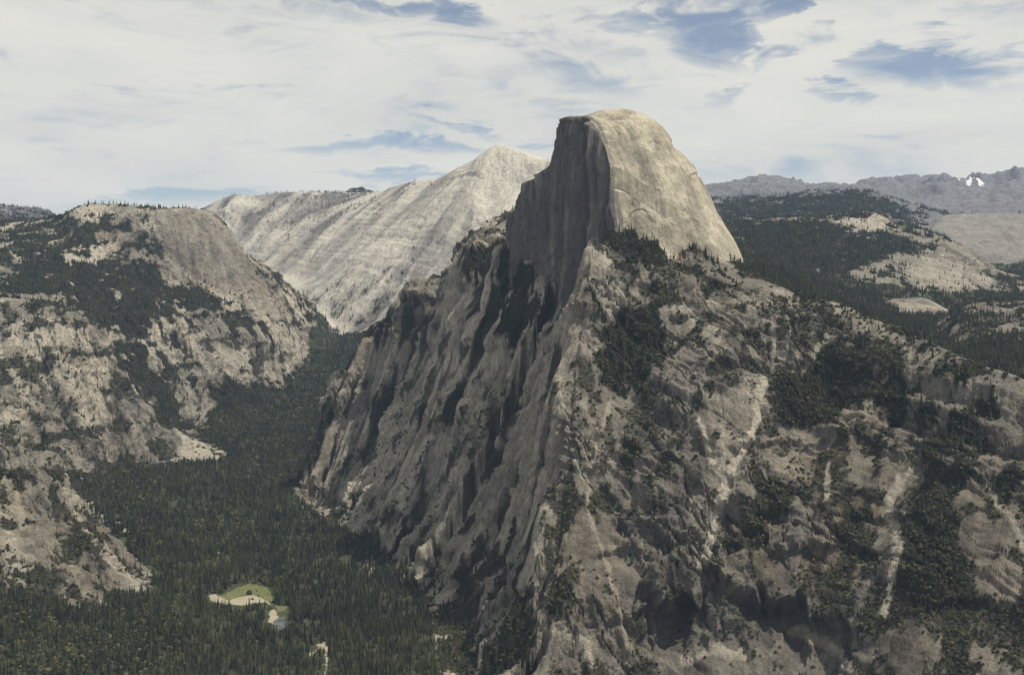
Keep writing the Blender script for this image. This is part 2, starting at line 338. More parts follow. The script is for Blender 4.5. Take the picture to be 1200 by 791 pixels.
dn -= 52 * blur1(carve, 1.2, 1) * (1 + .3 * np.clip(L2, -1.5, 1.5))
for ax_, ay_, al, dp in ((905, 512, 60, 16), (990, 505, 50, 16), (1040, 600, 60, 14), (870, 585, 60, 12), (1130, 700, 70, 18), (730, 640, 40, 16), (960, 640, 80, 14), (1110, 560, 50, 12), (620, 690, 30, 14), (590, 440, 40, 14)):   # lesser overhangs
    t2 = PY - (ay_ + 18 * ((PX - ax_) / al) ** 2) + 6 * fbm(XX / 25, YY / 25, 3, 88)
    dn -= dp * sstep(-1, 4, t2) * (1 - sstep(6, 40, t2)) * sstep(1.1, .6, np.abs(PX - ax_) / al) * (RID == 4) * (YY < 4200)
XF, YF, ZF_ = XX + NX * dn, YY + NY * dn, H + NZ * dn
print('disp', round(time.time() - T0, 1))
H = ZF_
SLD = SL
PY = HY - F * H / YF
run = np.minimum.accumulate(PY, axis=0)
VIS = PY <= np.vstack([np.full((1, NC), 1e9), run[:-1]]) + 4.0
NV = fbm(XX / 60, YY / 60, 4, 90)
NV2 = fbm(XX / 22, YY / 22, 3, 95)
wob = np.clip(1200.0 / YY * 3.4, 0.25, 1.0)
WX = PX + 16 * wob * fbm(XX / 90, YY / 90, 4, 100, 0.6)
WY = PY + 12 * wob * fbm(XX / 90, YY / 90, 4, 110, 0.6)

# ------------------------------------------------------------------ where trees, brush and pale or dark rock are
con = np.zeros((NR, NC), np.float32); shr = np.zeros((NR, NC), np.float32)
pale = np.zeros((NR, NC), np.float32); stain_shade = np.zeros((NR, NC), np.float32); meadow = np.zeros((NR, NC), np.float32)
def box(A, r):
    for ax in (0, 1, 0, 1):
        P_ = np.pad(A, [(r + 1, r), (0, 0)] if ax == 0 else [(0, 0), (r + 1, r)], mode='edge'); cu_ = np.cumsum(P_, axis=ax)
        A = (cu_[2 * r + 1:] - cu_[:-2 * r - 1] if ax == 0 else cu_[:, 2 * r + 1:] - cu_[:, :-2 * r - 1]) / (2 * r + 1)
    return A
def V(poly, c, s, regs=None, clump=0.0):
    m = inpoly(WX, WY, poly) & VIS
    if regs: 
        k = np.zeros((NR, NC), bool)
        for r in regs: k |= (RID == (ORDER.index(r) + 1 if r else 0))
        m &= k
    rr_, cc_ = np.nonzero(m)
    if not len(rr_): return
    r0, r1, c0, c1 = max(rr_.min() - 16, 0), rr_.max() + 16, max(cc_.min() - 16, 0), cc_.max() + 16
    sub = box(m[r0:r1, c0:c1].astype(np.float32), 7)
    nz = NV[r0:r1, c0:c1] * .9 + NV2[r0:r1, c0:c1] * .55
    e = sstep(.25, .75, sub + (.3 + .55 * clump) * nz - .12 * clump) * VIS[r0:r1, c0:c1] * (sub > .02)
    if regs: e = e * k[r0:r1, c0:c1]
    con[r0:r1, c0:c1] = np.maximum(con[r0:r1, c0:c1], c * e); shr[r0:r1, c0:c1] = np.maximum(shr[r0:r1, c0:c1], s * e)
floorlike = (RID == 0)
V_LATE = [([(195, 590), (270, 582), (305, 622), (235, 645)], .3), ([(395, 596), (440, 610), (480, 655), (450, 660), (410, 625)], .45), ([(165, 700), (240, 705), (215, 791), (60, 791), (100, 730)], .3), ([(230, 690), (330, 670), (350, 740), (300, 760)], .22), ([(330, 590), (365, 600), (380, 625), (350, 630)], .4), ([(90, 575), (150, 560), (210, 555), (150, 620)], .3), ([(0, 720), (60, 720), (60, 791), (0, 791)], .4)]
base_c = {'near': .10, 'mid': .12, 'watk': .34, 'massif': .04, 'knoll': .0, 'hillr': .28, 'wood': .45, 'bench': .0, 'dark': .7, 'pale': .03, 'peaks': .0, 'farl': .5}
base_s = {'near': .35, 'mid': .35, 'watk': .3, 'massif': .42, 'knoll': .03, 'hillr': .35, 'wood': .2, 'bench': .0, 'dark': .0, 'pale': .0, 'peaks': .0, 'farl': .0}
spots = sstep(-0.1, 0.45, NV + 0.6 * NV2 - 0.25 * L2 * S)
for n in ORDER:
    m = RID == ORDER.index(n) + 1
    con[m] = (base_c[n] * 2 * spots)[m]; shr[m] = (base_s[n] * 2 * spots)[m]
con[floorlike] = (.95 * sstep(-.75, -.25, NV + .7 * NV2 + .2))[floorlike]
# left massif
V([(0, 262), (60, 258), (100, 246), (130, 243), (176, 252), (150, 268), (110, 285), (84, 300), (60, 312), (0, 300)], .8, .2, None, .5)
V([(0, 300), (80, 306), (170, 300), (205, 330), (215, 352), (180, 385), (150, 415), (120, 392), (70, 352), (0, 345)], 1, .2, None, .25)
V([(150, 248), (176, 244), (205, 244), (178, 266), (205, 322), (190, 315), (160, 275)], .9, 0)
V([(126, 395), (165, 390), (190, 420), (220, 470), (236, 500), (205, 506), (165, 465), (145, 432)], 1.0, .3, None, .3)
V([(180, 330), (225, 335), (262, 345), (300, 355), (300, 372), (258, 372), (210, 385), (185, 385)], .8, .2, None, .6)
V([(238, 444), (262, 440), (300, 450), (335, 452), (352, 425), (340, 410), (365, 385), (395, 380), (425, 392), (420, 440), (398, 480), (375, 530), (345, 575), (280, 560), (262, 545), (238, 508), (215, 498)], 1, .2)
V([(0, 470), (30, 500), (40, 560), (10, 560)], .4, .7, ['near'], .5)
V([(55, 555), (78, 590), (62, 660), (45, 640)], .3, .8, ['near'], .4)
V([(0, 660), (40, 700), (120, 720), (165, 690), (150, 660), (175, 690), (220, 720), (220, 791), (0, 791)], 1, .3, [None, 'near'])
V([(90, 590), (130, 640), (165, 690), (200, 600), (150, 555), (115, 575)], 1, .2, [None, 'mid'])
# dark hills and shelf on the right
V([(835, 236), (960, 228), (1000, 222), (1040, 232), (1090, 262), (1000, 258), (840, 268)], 1, 0, ['dark'], .35)
V([(835, 262), (950, 256), (985, 262), (1040, 275), (1100, 282), (1060, 300), (1010, 315), (960, 345), (1040, 375), (1110, 390), (1090, 402), (1000, 366), (880, 320), (860, 285)], 1, .2, None, .25)
V([(1120, 350), (1200, 340), (1200, 352), (1130, 356)], .9, .2)
V([(1105, 372), (1130, 362), (1200, 362), (1200, 384), (1120, 392)], .55, .5, ['hillr'], .5)
V([(1120, 405), (1200, 400), (1200, 432), (1160, 428)], .5, .5, ['hillr'], .5)
# dome foot, spur and the near face
V([(722, 268), (735, 261), (748, 266), (772, 274), (800, 281), (840, 293), (868, 308), (880, 322), (840, 312), (800, 306), (760, 303), (740, 296), (725, 282)], 1, .25, ['massif'])
V([(541, 296), (560, 287), (590, 284), (602, 296), (628, 318), (645, 332), (618, 340), (570, 328), (545, 330)], 1, .25, ['massif'])
V([(585, 335), (655, 340), (662, 372), (625, 408), (590, 400), (578, 360)], .8, .8, ['massif'], .3)
V([(452, 342), (482, 332), (540, 345), (560, 372), (540, 392), (480, 396), (450, 382)], .22, .6, ['massif'], .8)
V([(690, 440), (705, 400), (735, 352), (752, 362), (788, 372), (794, 415), (762, 458), (728, 470), (700, 462)], .45, 1, ['massif'], .2)
V([(745, 330), (800, 318), (870, 326), (890, 345), (850, 352), (780, 346)], .35, .8, ['massif'], .6)
V([(800, 425), (850, 408), (862, 440), (815, 446)], .15, .9, ['massif'], .3)
V([(872, 345), (930, 345), (1000, 362), (1060, 392), (1120, 415), (1200, 446), (1200, 500), (1100, 480), (1000, 430), (930, 400)], .16, .5, ['massif'], .9)
V([(895, 500), (905, 455), (925, 425), (962, 402), (1030, 405), (1062, 430), (1080, 470), (1072, 500), (1020, 498), (985, 486), (950, 506)], .5, 1, ['massif'], .25)
V([(1070, 420), (1130, 428), (1200, 448), (1200, 500), (1140, 500), (1090, 505), (1075, 470)], .5, .8, ['massif'], .7)
V([(1085, 510), (1140, 495), (1150, 520), (1130, 560), (1120, 640), (1150, 690), (1120, 730), (1080, 740), (1060, 690), (1060, 620), (1085, 560)], .35, 1, ['massif'], .35)
V([(862, 575), (905, 560), (960, 572), (1035, 590), (1040, 620), (1000, 635), (960, 625), (900, 600)], .12, .95, ['massif'], .5)
V([(940, 580), (1000, 585), (1035, 600), (1020, 640), (960, 640)], .2, 1, ['massif'], .4)
V([(880, 660), (1000, 650), (1060, 660), (1140, 690), (1200, 690), (1200, 770), (1130, 755), (1020, 740), (900, 700)], .2, .7, ['massif'], .7)
V([(1150, 530), (1200, 520), (1200, 620), (1150, 640)], .1, .5, ['massif'], .8)
V([(730, 470), (790, 440), (800, 540), (760, 560), (715, 560), (700, 520)], .06, .62, ['massif'], .7)
V([(790, 440), (860, 470), (850, 560), (800, 560)], .02, .35, ['massif'], .9)
V([(500, 735), (540, 690), (600, 640), (640, 690), (655, 791), (510, 791)], .3, .85, ['massif'], .5)
V([(440, 420), (500, 400), (560, 430), (600, 500), (560, 580), (500, 640), (450, 600), (400, 590), (380, 540)], .12, .5, ['massif'], 1.0)
V([(400, 600), (470, 640), (510, 700), (530, 690), (470, 600), (420, 570)], .5, .5, ['massif'], 1.0)
valley_leaf = np.zeros((NR, NC), np.float32)
for poly, v in V_LATE:
    mm = inpoly(WX, WY, poly) & (RID == 0) & VIS
    e = v * sstep(-.05, .35, NV + .6 * NV2)
    valley_leaf[mm] = np.maximum(valley_leaf, e)[mm]
shr = np.maximum(shr, valley_leaf); con *= 1 - 1.6 * np.clip(valley_leaf, 0, .6)
con = np.clip(con, 0, 1.3); shr = np.clip(shr, 0, 1.3)
# bare slabs
def bare(poly, v=0.15, regs=None):
    m = inpoly(WX, WY, poly) & VIS
    con[m] *= v; shr[m] *= v
V([(1090, 247), (1200, 245), (1200, 252), (1100, 253)], .9, 0, ['bench'], .3)
V([(250, 242), (290, 226), (430, 226), (450, 240), (400, 262), (300, 275), (262, 262)], .35, 0, ['pale'], .9)
V([(365, 348), (420, 338), (455, 322), (470, 335), (412, 362), (375, 378)], .9, 0, ['pale'], .6)
V([(450, 226), (482, 215), (514, 209), (522, 213), (480, 224)], .35, 0, ['pale'], .3)
bare([(178, 252), (235, 244), (275, 270), (298, 320), (300, 352), (250, 345), (225, 325), (195, 290)])
bare([(210, 385), (300, 400), (335, 412), (330, 440), (230, 432)], .35)
bare([(150, 460), (205, 510), (268, 545), (150, 545)], .3)
bare([(80, 245), (130, 238), (110, 258), (85, 275)], .2); bare([(215, 450), (240, 458), (240, 500), (215, 498)], .15)
bare([(985, 252), (1030, 250), (1058, 266), (1020, 272), (980, 264)], .35)
bare([(1050, 300), (1120, 286), (1145, 295), (1166, 335), (1120, 345), (1060, 330)], .18)
bare([(1085, 250), (1200, 249), (1200, 312), (1165, 318), (1120, 292)], .02)
bare([(660, 268), (690, 262), (715, 290), (735, 310), (708, 350), (690, 440), (652, 560), (600, 680), (610, 600), (650, 430)], .1)
bare([(660, 470), (720, 450), (735, 480), (700, 560), (665, 580)], .25)
bare([(812, 452), (895, 440), (895, 500), (850, 560), (830, 660), (818, 640), (835, 540), (815, 480)], .12)
bare([(890, 510), (1020, 495), (1060, 520), (1010, 565), (960, 572), (895, 560)], .12)
bare([(1030, 560), (1065, 545), (1050, 720), (1025, 720)], .25)
bare([(800, 700), (860, 690), (1000, 740), (1000, 791), (800, 791)], .25)
bare([(740, 560), (800, 560), (830, 680), (740, 720), (700, 640)], .35)
# pale chutes, slabs, talus, and one lit ledge painted pale
def pale_line(line, w, v=1.0):
    d = segdist(PX + 5 * wob * NV, PY + 4 * NV2, line, w) * VIS
    np.maximum(pale, v * sstep(.12, .6, d + .3 * NV2 * (d > 0)), out=pale)
def slab(poly, v):
    m = inpoly(WX, WY, poly) & VIS
    pale[m] = np.maximum(pale, v * np.clip(0.75 + 0.5 * NV + .12 * L2, 0, 1))[m]
for ln, w, v in (
    ([(893, 445), (886, 490), (862, 540), (848, 565), (842, 600), (832, 640), (826, 665)], 8, 1.0), ([(818, 492), (832, 540), (848, 562)], 5, .9), ([(842, 470), (850, 500), (845, 550)], 5, .7),
    ([(1064, 548), (1040, 580), (1038, 605), (1052, 640), (1045, 690), (1035, 722)], 9, .8), ([(975, 545), (969, 585)], 4, .8), ([(905, 380), (910, 430)], 5, .6), ([(928, 370), (922, 420)], 4, .5),
    ([(660, 470), (668, 520), (682, 560)], 4, .7), ([(712, 470), (700, 530), (684, 565)], 4, .6), ([(690, 560), (694, 620), (720, 690), (735, 760)], 4, .5),
    ([(512, 418), (490, 455), (472, 500), (440, 548), (420, 575)], 5, .8), ([(540, 440), (480, 520), (430, 580), (412, 608)], 6, .8), ([(585, 430), (550, 470), (500, 520), (455, 570)], 6, .6),
    ([(560, 520), (520, 575), (485, 640), (470, 672)], 6, .8), ([(640, 470), (608, 540), (580, 600)], 7, .45), ([(600, 560), (560, 620), (520, 700)], 5, .45), ([(500, 690), (560, 640)], 4, .4),
    ([(560, 410), (600, 415)], 5, .8), ([(545, 400), (580, 405)], 4, .6),
    ([(92, 590), (118, 604), (150, 624)], 5, 1.0), ([(0, 600), (20, 660), (30, 690)], 8, .7), ([(75, 575), (120, 640), (160, 688)], 9, .7),
    ([(330, 395), (352, 402), (340, 432)], 8, .8), ([(315, 345), (340, 390), (352, 420)], 12, .8), ([(30, 390), (75, 440)], 6, .6), ([(0, 410), (35, 470)], 8, .7), ([(60, 430), (120, 440)], 7, .6),
    ([(378, 352), (420, 330), (478, 300)], 4, 1.0), ([(425, 358), (468, 330)], 3, .8), ([(600, 291), (628, 313), (656, 333)], 4, .8),  # last one: sunlit ledge at the cliff foot, its brightness painted pale
    ([(365, 768), (376, 752), (383, 775), (378, 791)], 3.5, .9), ([(250, 640), (256, 655)], 2, .6), ([(640, 735), (668, 745), (700, 780)], 8, .7), ([(800, 775), (830, 760), (880, 770)], 9, .6),
    ([(930, 740), (960, 755), (1000, 790)], 10, .7), ([(1160, 570), (1180, 600), (1200, 640)], 7, .6), ([(395, 470), (405, 440)], 4, .7)):
    pale_line(ln, w, v)
for poly, v in (([(455, 690), (478, 662), (498, 652), (496, 672), (480, 688)], .9), ([(420, 655), (445, 640), (470, 622), (466, 640), (440, 660)], .9), ([(350, 570), (380, 545), (412, 560), (400, 590), (362, 600)], .55),
    ([(85, 250), (105, 241), (132, 240), (112, 256), (90, 266)], .8), ([(150, 242), (170, 238), (160, 250)], .8), ([(190, 300), (215, 320), (225, 340), (205, 330)], .7), ([(290, 325), (320, 360), (345, 400), (330, 410), (300, 365)], .85),
    ([(215, 415), (260, 405), (300, 425), (330, 435), (300, 445), (240, 440)], .7), ([(215, 455), (240, 460), (236, 498), (212, 480)], .5), ([(60, 425), (110, 422), (135, 445), (130, 470), (80, 455)], .6),
    ([(0, 520), (18, 600), (40, 700), (0, 690)], .5), ([(985, 254), (1030, 250), (1058, 268), (1010, 272), (980, 262)], .8), ([(1060, 310), (1110, 300), (1155, 312), (1160, 338), (1090, 340)], .55), ([(1040, 360), (1075, 345), (1115, 366), (1075, 370)], .55),
    ([(546, 290), (575, 270), (604, 252), (604, 270), (590, 282), (560, 290)], .9), ([(688, 264), (715, 292), (734, 308), (712, 318), (690, 300), (684, 280)], .85), ([(660, 470), (718, 462), (690, 560)], .3),
    ([(820, 455), (893, 445), (886, 490), (846, 560), (835, 520)], .45), ([(640, 500), (600, 580), (590, 600), (615, 520), (640, 460)], .35), ([(895, 515), (950, 505), (955, 560), (900, 550)], .35), ([(980, 370), (1020, 380), (1100, 415), (1060, 420), (1000, 395)], .45), ([(860, 340), (920, 352), (950, 372), (900, 372)], .4)):
    slab(poly, v)
m = REG['pale']; pale[m] = np.maximum(pale, np.clip(.42 + .36 * L0 + .25 * L1 + .12 * L2 + 1.0 * fbm(XX / 300, YY / 300, 4, 120), 0, 1))[m]
m = (RID == 11); snowm = np.zeros((NR, NC), np.float32)
# water-dark rock, iron-brown rock, and some shade painted in as dark rock
warm = sstep(0, .6, fbm(XX / 180, YY / 180, 4, 130)) * .3
for poly, v in (([(870, 600), (1060, 560), (1060, 680), (960, 690), (830, 680)], .9), ([(660, 440), (720, 455), (690, 560)], .6), ([(0, 560), (20, 560), (30, 640), (0, 660)], 1.0), ([(90, 590), (120, 620), (130, 660), (100, 630)], .7), ([(900, 510), (1020, 500), (1000, 560), (900, 555)], .7)):
    mm = inpoly(WX, WY, poly) & VIS; warm[mm] = np.maximum(warm, v * np.clip(.7 + NV, 0, 1))[mm]
stain_shade = np.clip(.45 * sstep(.2, 1.6, L2) + .55 * sstep(.4, 1.7, L3 * .7 + L1 * .5) + .35 * sstep(.1, .6, NV2 + .4 * NV), 0, 1) * (.3 + .7 * S)
stain_shade[REG['pale']] = np.clip(.6 * sstep(.2, 1.5, -1.0 * L0 - .5 * L1 - 1.2 * fbm(XX / 340, YY / 340, 4, 123)) + .3 * sstep(.5, 1.6, L3), 0, 1)[REG['pale']]
for poly, v in (([(536, 268), (556, 246), (584, 240), (590, 250), (574, 264), (550, 276)], .75), ([(400, 372), (452, 372), (540, 345), (560, 375), (520, 400), (450, 420)], .25)):  # first polygon paints the grey shadow of an overhang on the pale mountain
    mm = inpoly(WX, WY, poly) & VIS; stain_shade[mm] = np.maximum(stain_shade, v)[mm]
# meadow, sand and water by the river bend
def ground(poly): return inpoly(PX + 1.5 * NV2, PY + 1.2 * NV, poly) & (RID == 0) & VIS
GREEN = ground([(252, 700), (275, 690), (292, 684), (312, 688), (320, 700), (318, 706), (300, 700), (280, 705), (262, 704)]) | ground([(322, 710), (336, 710), (334, 716), (324, 716)])
SAND = ground([(244, 698), (252, 697), (268, 703), (282, 699), (296, 698), (312, 704), (316, 709), (300, 706), (284, 708), (264, 708), (248, 704)]) | ground([(316, 708), (326, 722), (322, 732), (314, 728)])
WATER = ground([(326, 722), (334, 722), (334, 736), (322, 738), (320, 728)])
opn = blur1(blur1((GREEN | SAND | WATER).astype(np.float32), 3, 1), 3, 0)
opn = np.maximum(opn, np.vstack([opn[9:], np.zeros((9, NC))])) ; con[opn > .12] = 0; shr[(opn > .2) & (RID == 0)] *= .25
chw = segdist(PX, PY, [(365, 768), (376, 752), (383, 775), (378, 791)], 5) * (RID == 0); con[chw > .2] *= .2
con *= (1 - .75 * np.clip(pale, 0, 1) * (RID != 0)); shr *= (1 - .85 * np.clip(pale, 0, 1))
gul = left_flank * (RID == 4)
shr = np.maximum(shr, gul * .95 * sstep(.2, 1.0, -.8 * L1 - .5 * L2 + 1.6 * NV - .25)); con = np.maximum(con, gul * .35 * sstep(.5, 1.3, -L1 - .4 * L2 + 1.2 * NV))
pale = np.maximum(pale, gul * 1.0 * sstep(.0, .8, .6 * L1 + .6 * L2 + 2.4 * fbm(XX / 240, YY / 240, 3, 127)))
lft = (RID >= 1) & (RID <= 3)
pale = np.maximum(pale, lft * .8 * sstep(.0, .5, fbm(XX / 230, YY / 230, 5, 128) + .14 * L2))
shr = np.maximum(shr, lft * 1.0 * sstep(.16, .42, fbm(XX / 150 + .3 * NV, H / 45, 4, 129) * .7 + NV * .5 - .1 * L2) * (1 - .8 * softmask(inpoly(PX, PY, [(178, 252), (235, 244), (275, 270), (298, 320), (300, 352), (250, 345), (225, 325), (195, 290)]), 4)))
stain_shade = np.maximum(stain_shade, .35 * inpoly(WX, WY, [(185, 262), (230, 250), (270, 270), (296, 320), (298, 350), (255, 340), (228, 318)]) * VIS * (.6 + .5 * sstep(0, 1.5, L3)))
stain_shade = np.maximum(stain_shade, np.clip(carve * (.55 + .45 * L3 + .3 * L2), 0, 1.1))  # shade under the arch painted dark, broken up by black water streaks
stain_shade *= 1 - .7 * gul; pale = np.maximum(pale, gul * np.clip(.3 + .45 * sstep(-.2, .9, .6 * L1 + .5 * L2 + .3 * L3), 0, .8) * sstep(.6, .3, shr)); stain_shade = np.maximum(stain_shade, front_face * .6 * sstep(.7, 1.7, L3 + .3 * L2) * sstep(500, 600, PY)); stain_shade[REG['pale'] & (PX < 430) & (PY < 270)] += .25
crk = sstep(.10, .0, np.abs(fbm(XX / 120 + .8 * NV, H / 170, 4, 131))) * sstep(-.1, .3, fbm(XX / 200, YY / 200, 2, 132)) * (RID == 4) * S
stain_shade = np.clip(np.maximum(stain_shade, .8 * crk), 0, 1) * (1 - .8 * np.clip(pale, 0, 1))
band = sstep(.06, .30, .6 * fbm(XX / 95, H / 30 + XX / 260, 5, 136, .6) + .35 * NV + .35 * NV2 - .10 * L2 - .04) * (RID == 4) * (1 - .75 * left_flank) * (PX > 640)
band *= np.interp(PX, [640, 760, 900, 1050, 1200], [.4, .48, .7, .9, .95]) * sstep(.6, .2, pale)
shr = np.maximum(shr, band)
front_sp = (RID == 4) * sstep(.12, .42, NV2 + .5 * NV) * sstep(.55, .15, pale)
shr = np.maximum(shr, .72 * front_sp * (1 - .6 * left_flank) * (PY < 600)); pale = np.maximum(pale, (RID == 4) * .45 * sstep(.0, .5, fbm(XX / 70, YY / 70, 4, 134)) * sstep(520, 400, PY) * (PX > 660))
shr *= 1 - .9 * cliffs; con *= 1 - .8 * cliffs; pale *= 1 - .6 * cliffs; stain_shade = np.maximum(stain_shade, cliffs * (.28 + .35 * sstep(-.2, 1.6, L2) + .2 * sstep(.3, 1.5, L3)))
cover = np.clip(1.1 * sstep(.25, .95, con) + .9 * sstep(.3, .95, shr), 0, 1)
print('masks', round(time.time() - T0, 1))

# ------------------------------------------------------------------ node helpers
def mat(name):
    m = bpy.data.materials.new(name); m.use_nodes = True
    nt = m.node_tree; b = nt.nodes['Principled BSDF']; b.inputs['Roughness'].default_value = .9
    b.inputs['Specular IOR Level'].default_value = .15
    return m, nt, b
def N(nt, t, **kw):
    n = nt.nodes.new(t)
    for k, v in kw.items():
        if k.startswith('i_'): n.inputs[k[2:]].default_value = v
        else: setattr(n, k, v)
    return n
def link(nt, a, b): nt.links.new(a, b)
def mathn(nt, op, a, b=None, clamp=False):
    n = nt.nodes.new('ShaderNodeMath'); n.operation = op; n.use_clamp = clamp
    for i, v in enumerate((a, b)):
        if v is None: continue
        if isinstance(v, (int, float)): n.inputs[i].default_value = v
        else: nt.links.new(v, n.inputs[i])
    return n.outputs[0]
def mixc(nt, fac, a, b, blend='MIX'):
    n = nt.nodes.new('ShaderNodeMix'); n.data_type = 'RGBA'; n.blend_type = blend
    for s, v in ((n.inputs['Factor'], fac), (n.inputs['A'], a), (n.inputs['B'], b)):
        if isinstance(v, (int, float)): s.default_value = v
        elif isinstance(v, tuple): s.default_value = (*v, 1) if len(v) == 3 else v
        else: nt.links.new(v, s)
    return n.outputs['Result']
def noise(nt, vec, scale, detail=5, rough=.6):
    n = N(nt, 'ShaderNodeTexNoise'); n.inputs['Scale'].default_value = scale; n.inputs['Detail'].default_value = detail; n.inputs['Roughness'].default_value = rough
    nt.links.new(vec, n.inputs['Vector']); return n.outputs['Fac']
def ramp(nt, fac, *stops):
    n = N(nt, 'ShaderNodeValToRGB'); e = n.color_ramp.elements
    while len(e) < len(stops): e.new(.5)
    for el, (p, c) in zip(e, stops): el.position = p; el.color = (*c, 1)
    nt.links.new(fac, n.inputs['Fac']); return n.outputs['Color']
def attr(nt, name):
    n = N(nt, 'ShaderNodeAttribute', attribute_name=name); return n.outputs['Fac']

def rock_material(name, lo, hi, tint=(1, 1, 1), bump=1.0, crisp=1.0):
    m, nt, b = mat(name)
    co = N(nt, 'ShaderNodeTexCoord').outputs['Object']
    mp = N(nt, 'ShaderNodeMapping'); mp.inputs['Scale'].default_value = (1, 1, .35); link(nt, co, mp.inputs['Vector'])
    n1 = noise(nt, mp.outputs[0], .012, 8, .65); n2 = noise(nt, mp.outputs[0], .11, 6, .72); n3 = noise(nt, co, .035, 6, .7)
    base = ramp(nt, n1, (.3, lo), (.7, hi))
    base = mixc(nt, mathn(nt, 'MULTIPLY', attr(nt, 'warm'), .75), base, mixc(nt, 1.0, base, (1.1, .92, .70), 'MULTIPLY'))
    base = mixc(nt, attr(nt, 'pale'), base, ramp(nt, n2, (.3, (.45, .42, .365)), (.7, (.70, .665, .585))))
    st = mathn(nt, 'MULTIPLY', attr(nt, 'stain_shade'), .68, True)
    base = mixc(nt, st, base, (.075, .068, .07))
    lich = ramp(nt, n3, (.48, (1, 1, 1)), (.72, (.5, .48, .48)))
    base = mixc(nt, .75, base, mixc(nt, 1.0, base, lich, 'MULTIPLY'))
    fine = ramp(nt, n2, (.3, (.68, .67, .68)), (.72, (1.25, 1.24, 1.2)))
    base = mixc(nt, .8, base, mixc(nt, 1.0, base, fine, 'MULTIPLY'))
    soil = ramp(nt, n2, (.3, (.016, .02, .012)), (.75, (.05, .05, .03)))
    base = mixc(nt, attr(nt, 'cover'), base, soil)
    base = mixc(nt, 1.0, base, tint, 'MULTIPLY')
    link(nt, base, b.inputs['Base Color'])
    bm = N(nt, 'ShaderNodeBump'); bm.inputs['Strength'].default_value = 1.0; bm.inputs['Distance'].default_value = 9.0 * bump
    n4 = noise(nt, mp.outputs[0], .3, 4, .7)
    hgt = mathn(nt, 'ADD', mathn(nt, 'MULTIPLY', n2, 1.3), mathn(nt, 'ADD', mathn(nt, 'MULTIPLY', n3, 1.8), mathn(nt, 'MULTIPLY', n4, .5)))
    link(nt, hgt, bm.inputs['Height']); link(nt, bm.outputs[0], b.inputs['Normal'])
    return m
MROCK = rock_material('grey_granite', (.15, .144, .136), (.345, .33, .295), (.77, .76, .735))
MPALE = rock_material('pale_granite', (.25, .243, .23), (.47, .447, .405), (.77, .79, .82), bump=.6)
MFAR = rock_material('haze_tinted_granite', (.20, .205, .22), (.40, .40, .41), (.85, .89, .97), bump=3)  # blue haze of distance mixed into the rock colour
MBENCH = rock_material('grey_wall_granite', (.19, .188, .185), (.34, .335, .32), (.82, .82, .82), bump=.8)
MLEFT = rock_material('weathered_granite', (.185, .18, .165), (.41, .395, .345), (.84, .83, .805), bump=1.3)

def ground_material(name, lo, hi, scale=.1):
    m, nt, b = mat(name)
    co = N(nt, 'ShaderNodeTexCoord').outputs['Object']
    n = noise(nt, co, scale, 5, .65)
    link(nt, ramp(nt, n, (.3, lo), (.7, hi)), b.inputs['Base Color'])
    return m, nt, b
MFLOOR, nt, b = ground_material('forest_soil', (.02, .026, .015), (.055, .06, .03), .06)
base = b.inputs['Base Color'].links[0].from_socket
link(nt, mixc(nt, attr(nt, 'pale'), base, (.28, .26, .2)), b.inputs['Base Color'])
MMEAD, _, _ = ground_material('meadow_grass', (.05, .07, .028), (.14, .135, .06), .08)
MSAND, _, _ = ground_material('river_sand', (.20, .185, .135), (.29, .27, .20), .12)
MWAT, _, b = ground_material('river_water', (.03, .04, .042), (.045, .055, .06), .05); b.inputs['Roughness'].default_value = .15; b.inputs['Specular IOR Level'].default_value = .5
MSNOW, _, _ = ground_material('old_snow', (.45, .46, .49), (.6, .61, .63), .01)

def props(o, label, cat, kind=None, group=None):
    o['label'] = label; o['category'] = cat
    if kind: o['kind'] = kind
    if group: o['group'] = group
    return o
def link_mesh(name, v, faces, m, attrs=None, smooth=True):
    me = bpy.data.meshes.new(name)
    v = np.ascontiguousarray(v, np.float32); faces = np.ascontiguousarray(faces, np.int32)
    k = faces.shape[1]
    me.vertices.add(len(v)); me.vertices.foreach_set('co', v.ravel())
    me.loops.add(faces.size); me.loops.foreach_set('vertex_index', faces.ravel())
    me.polygons.add(len(faces)); me.polygons.foreach_set('loop_start', np.arange(0, faces.size, k, dtype=np.int32))
    me.update(calc_edges=True)
    me.polygons.foreach_set('use_smooth', np.full(len(faces), smooth))
    for n, a in (attrs or {}).items():
        at = me.attributes.new(n, 'FLOAT', 'POINT'); at.data.foreach_set('value', np.ascontiguousarray(a, np.float32))
    me.materials.append(m)
    o = bpy.data.objects.new(name, me); COL.objects.link(o)
    return o

# ------------------------------------------------------------------ land meshes, one per landform
VID = np.arange(NR * NC).reshape(NR, NC)
QD = np.stack([VID[:-1, :-1], VID[:-1, 1:], VID[1:, 1:], VID[1:, :-1]], -1)
fr = RID[:-1, :-1].copy()
FID = fr.astype(np.int16)
FID[(fr == 0) & GREEN[:-1, :-1]] = 21; FID[(fr == 0) & SAND[:-1, :-1]] = 22; FID[(fr == 0) & WATER[:-1, :-1]] = 23
FID[(fr == 0) & (PX[:-1, :-1] > 700) & (YY[:-1, :-1] < 12500)] = 24
FID[(fr == 0) & (YY[:-1, :-1] > 12000)] = 25
pk = (fr == 11)
pyf, pxf = PY[:-1, :-1], PX[:-1, :-1]
snow = pk & (softmask(inpoly(PX, PY, [(1120, 211), (1135, 210.5), (1160, 211), (1162, 213), (1146, 214.5), (1132, 214), (1122, 213)]) & VIS, 1.6)[:-1, :-1] > .17)
FID[snow] = 26
V3 = np.stack([XF.ravel(), YF.ravel(), H.ravel()], -1)
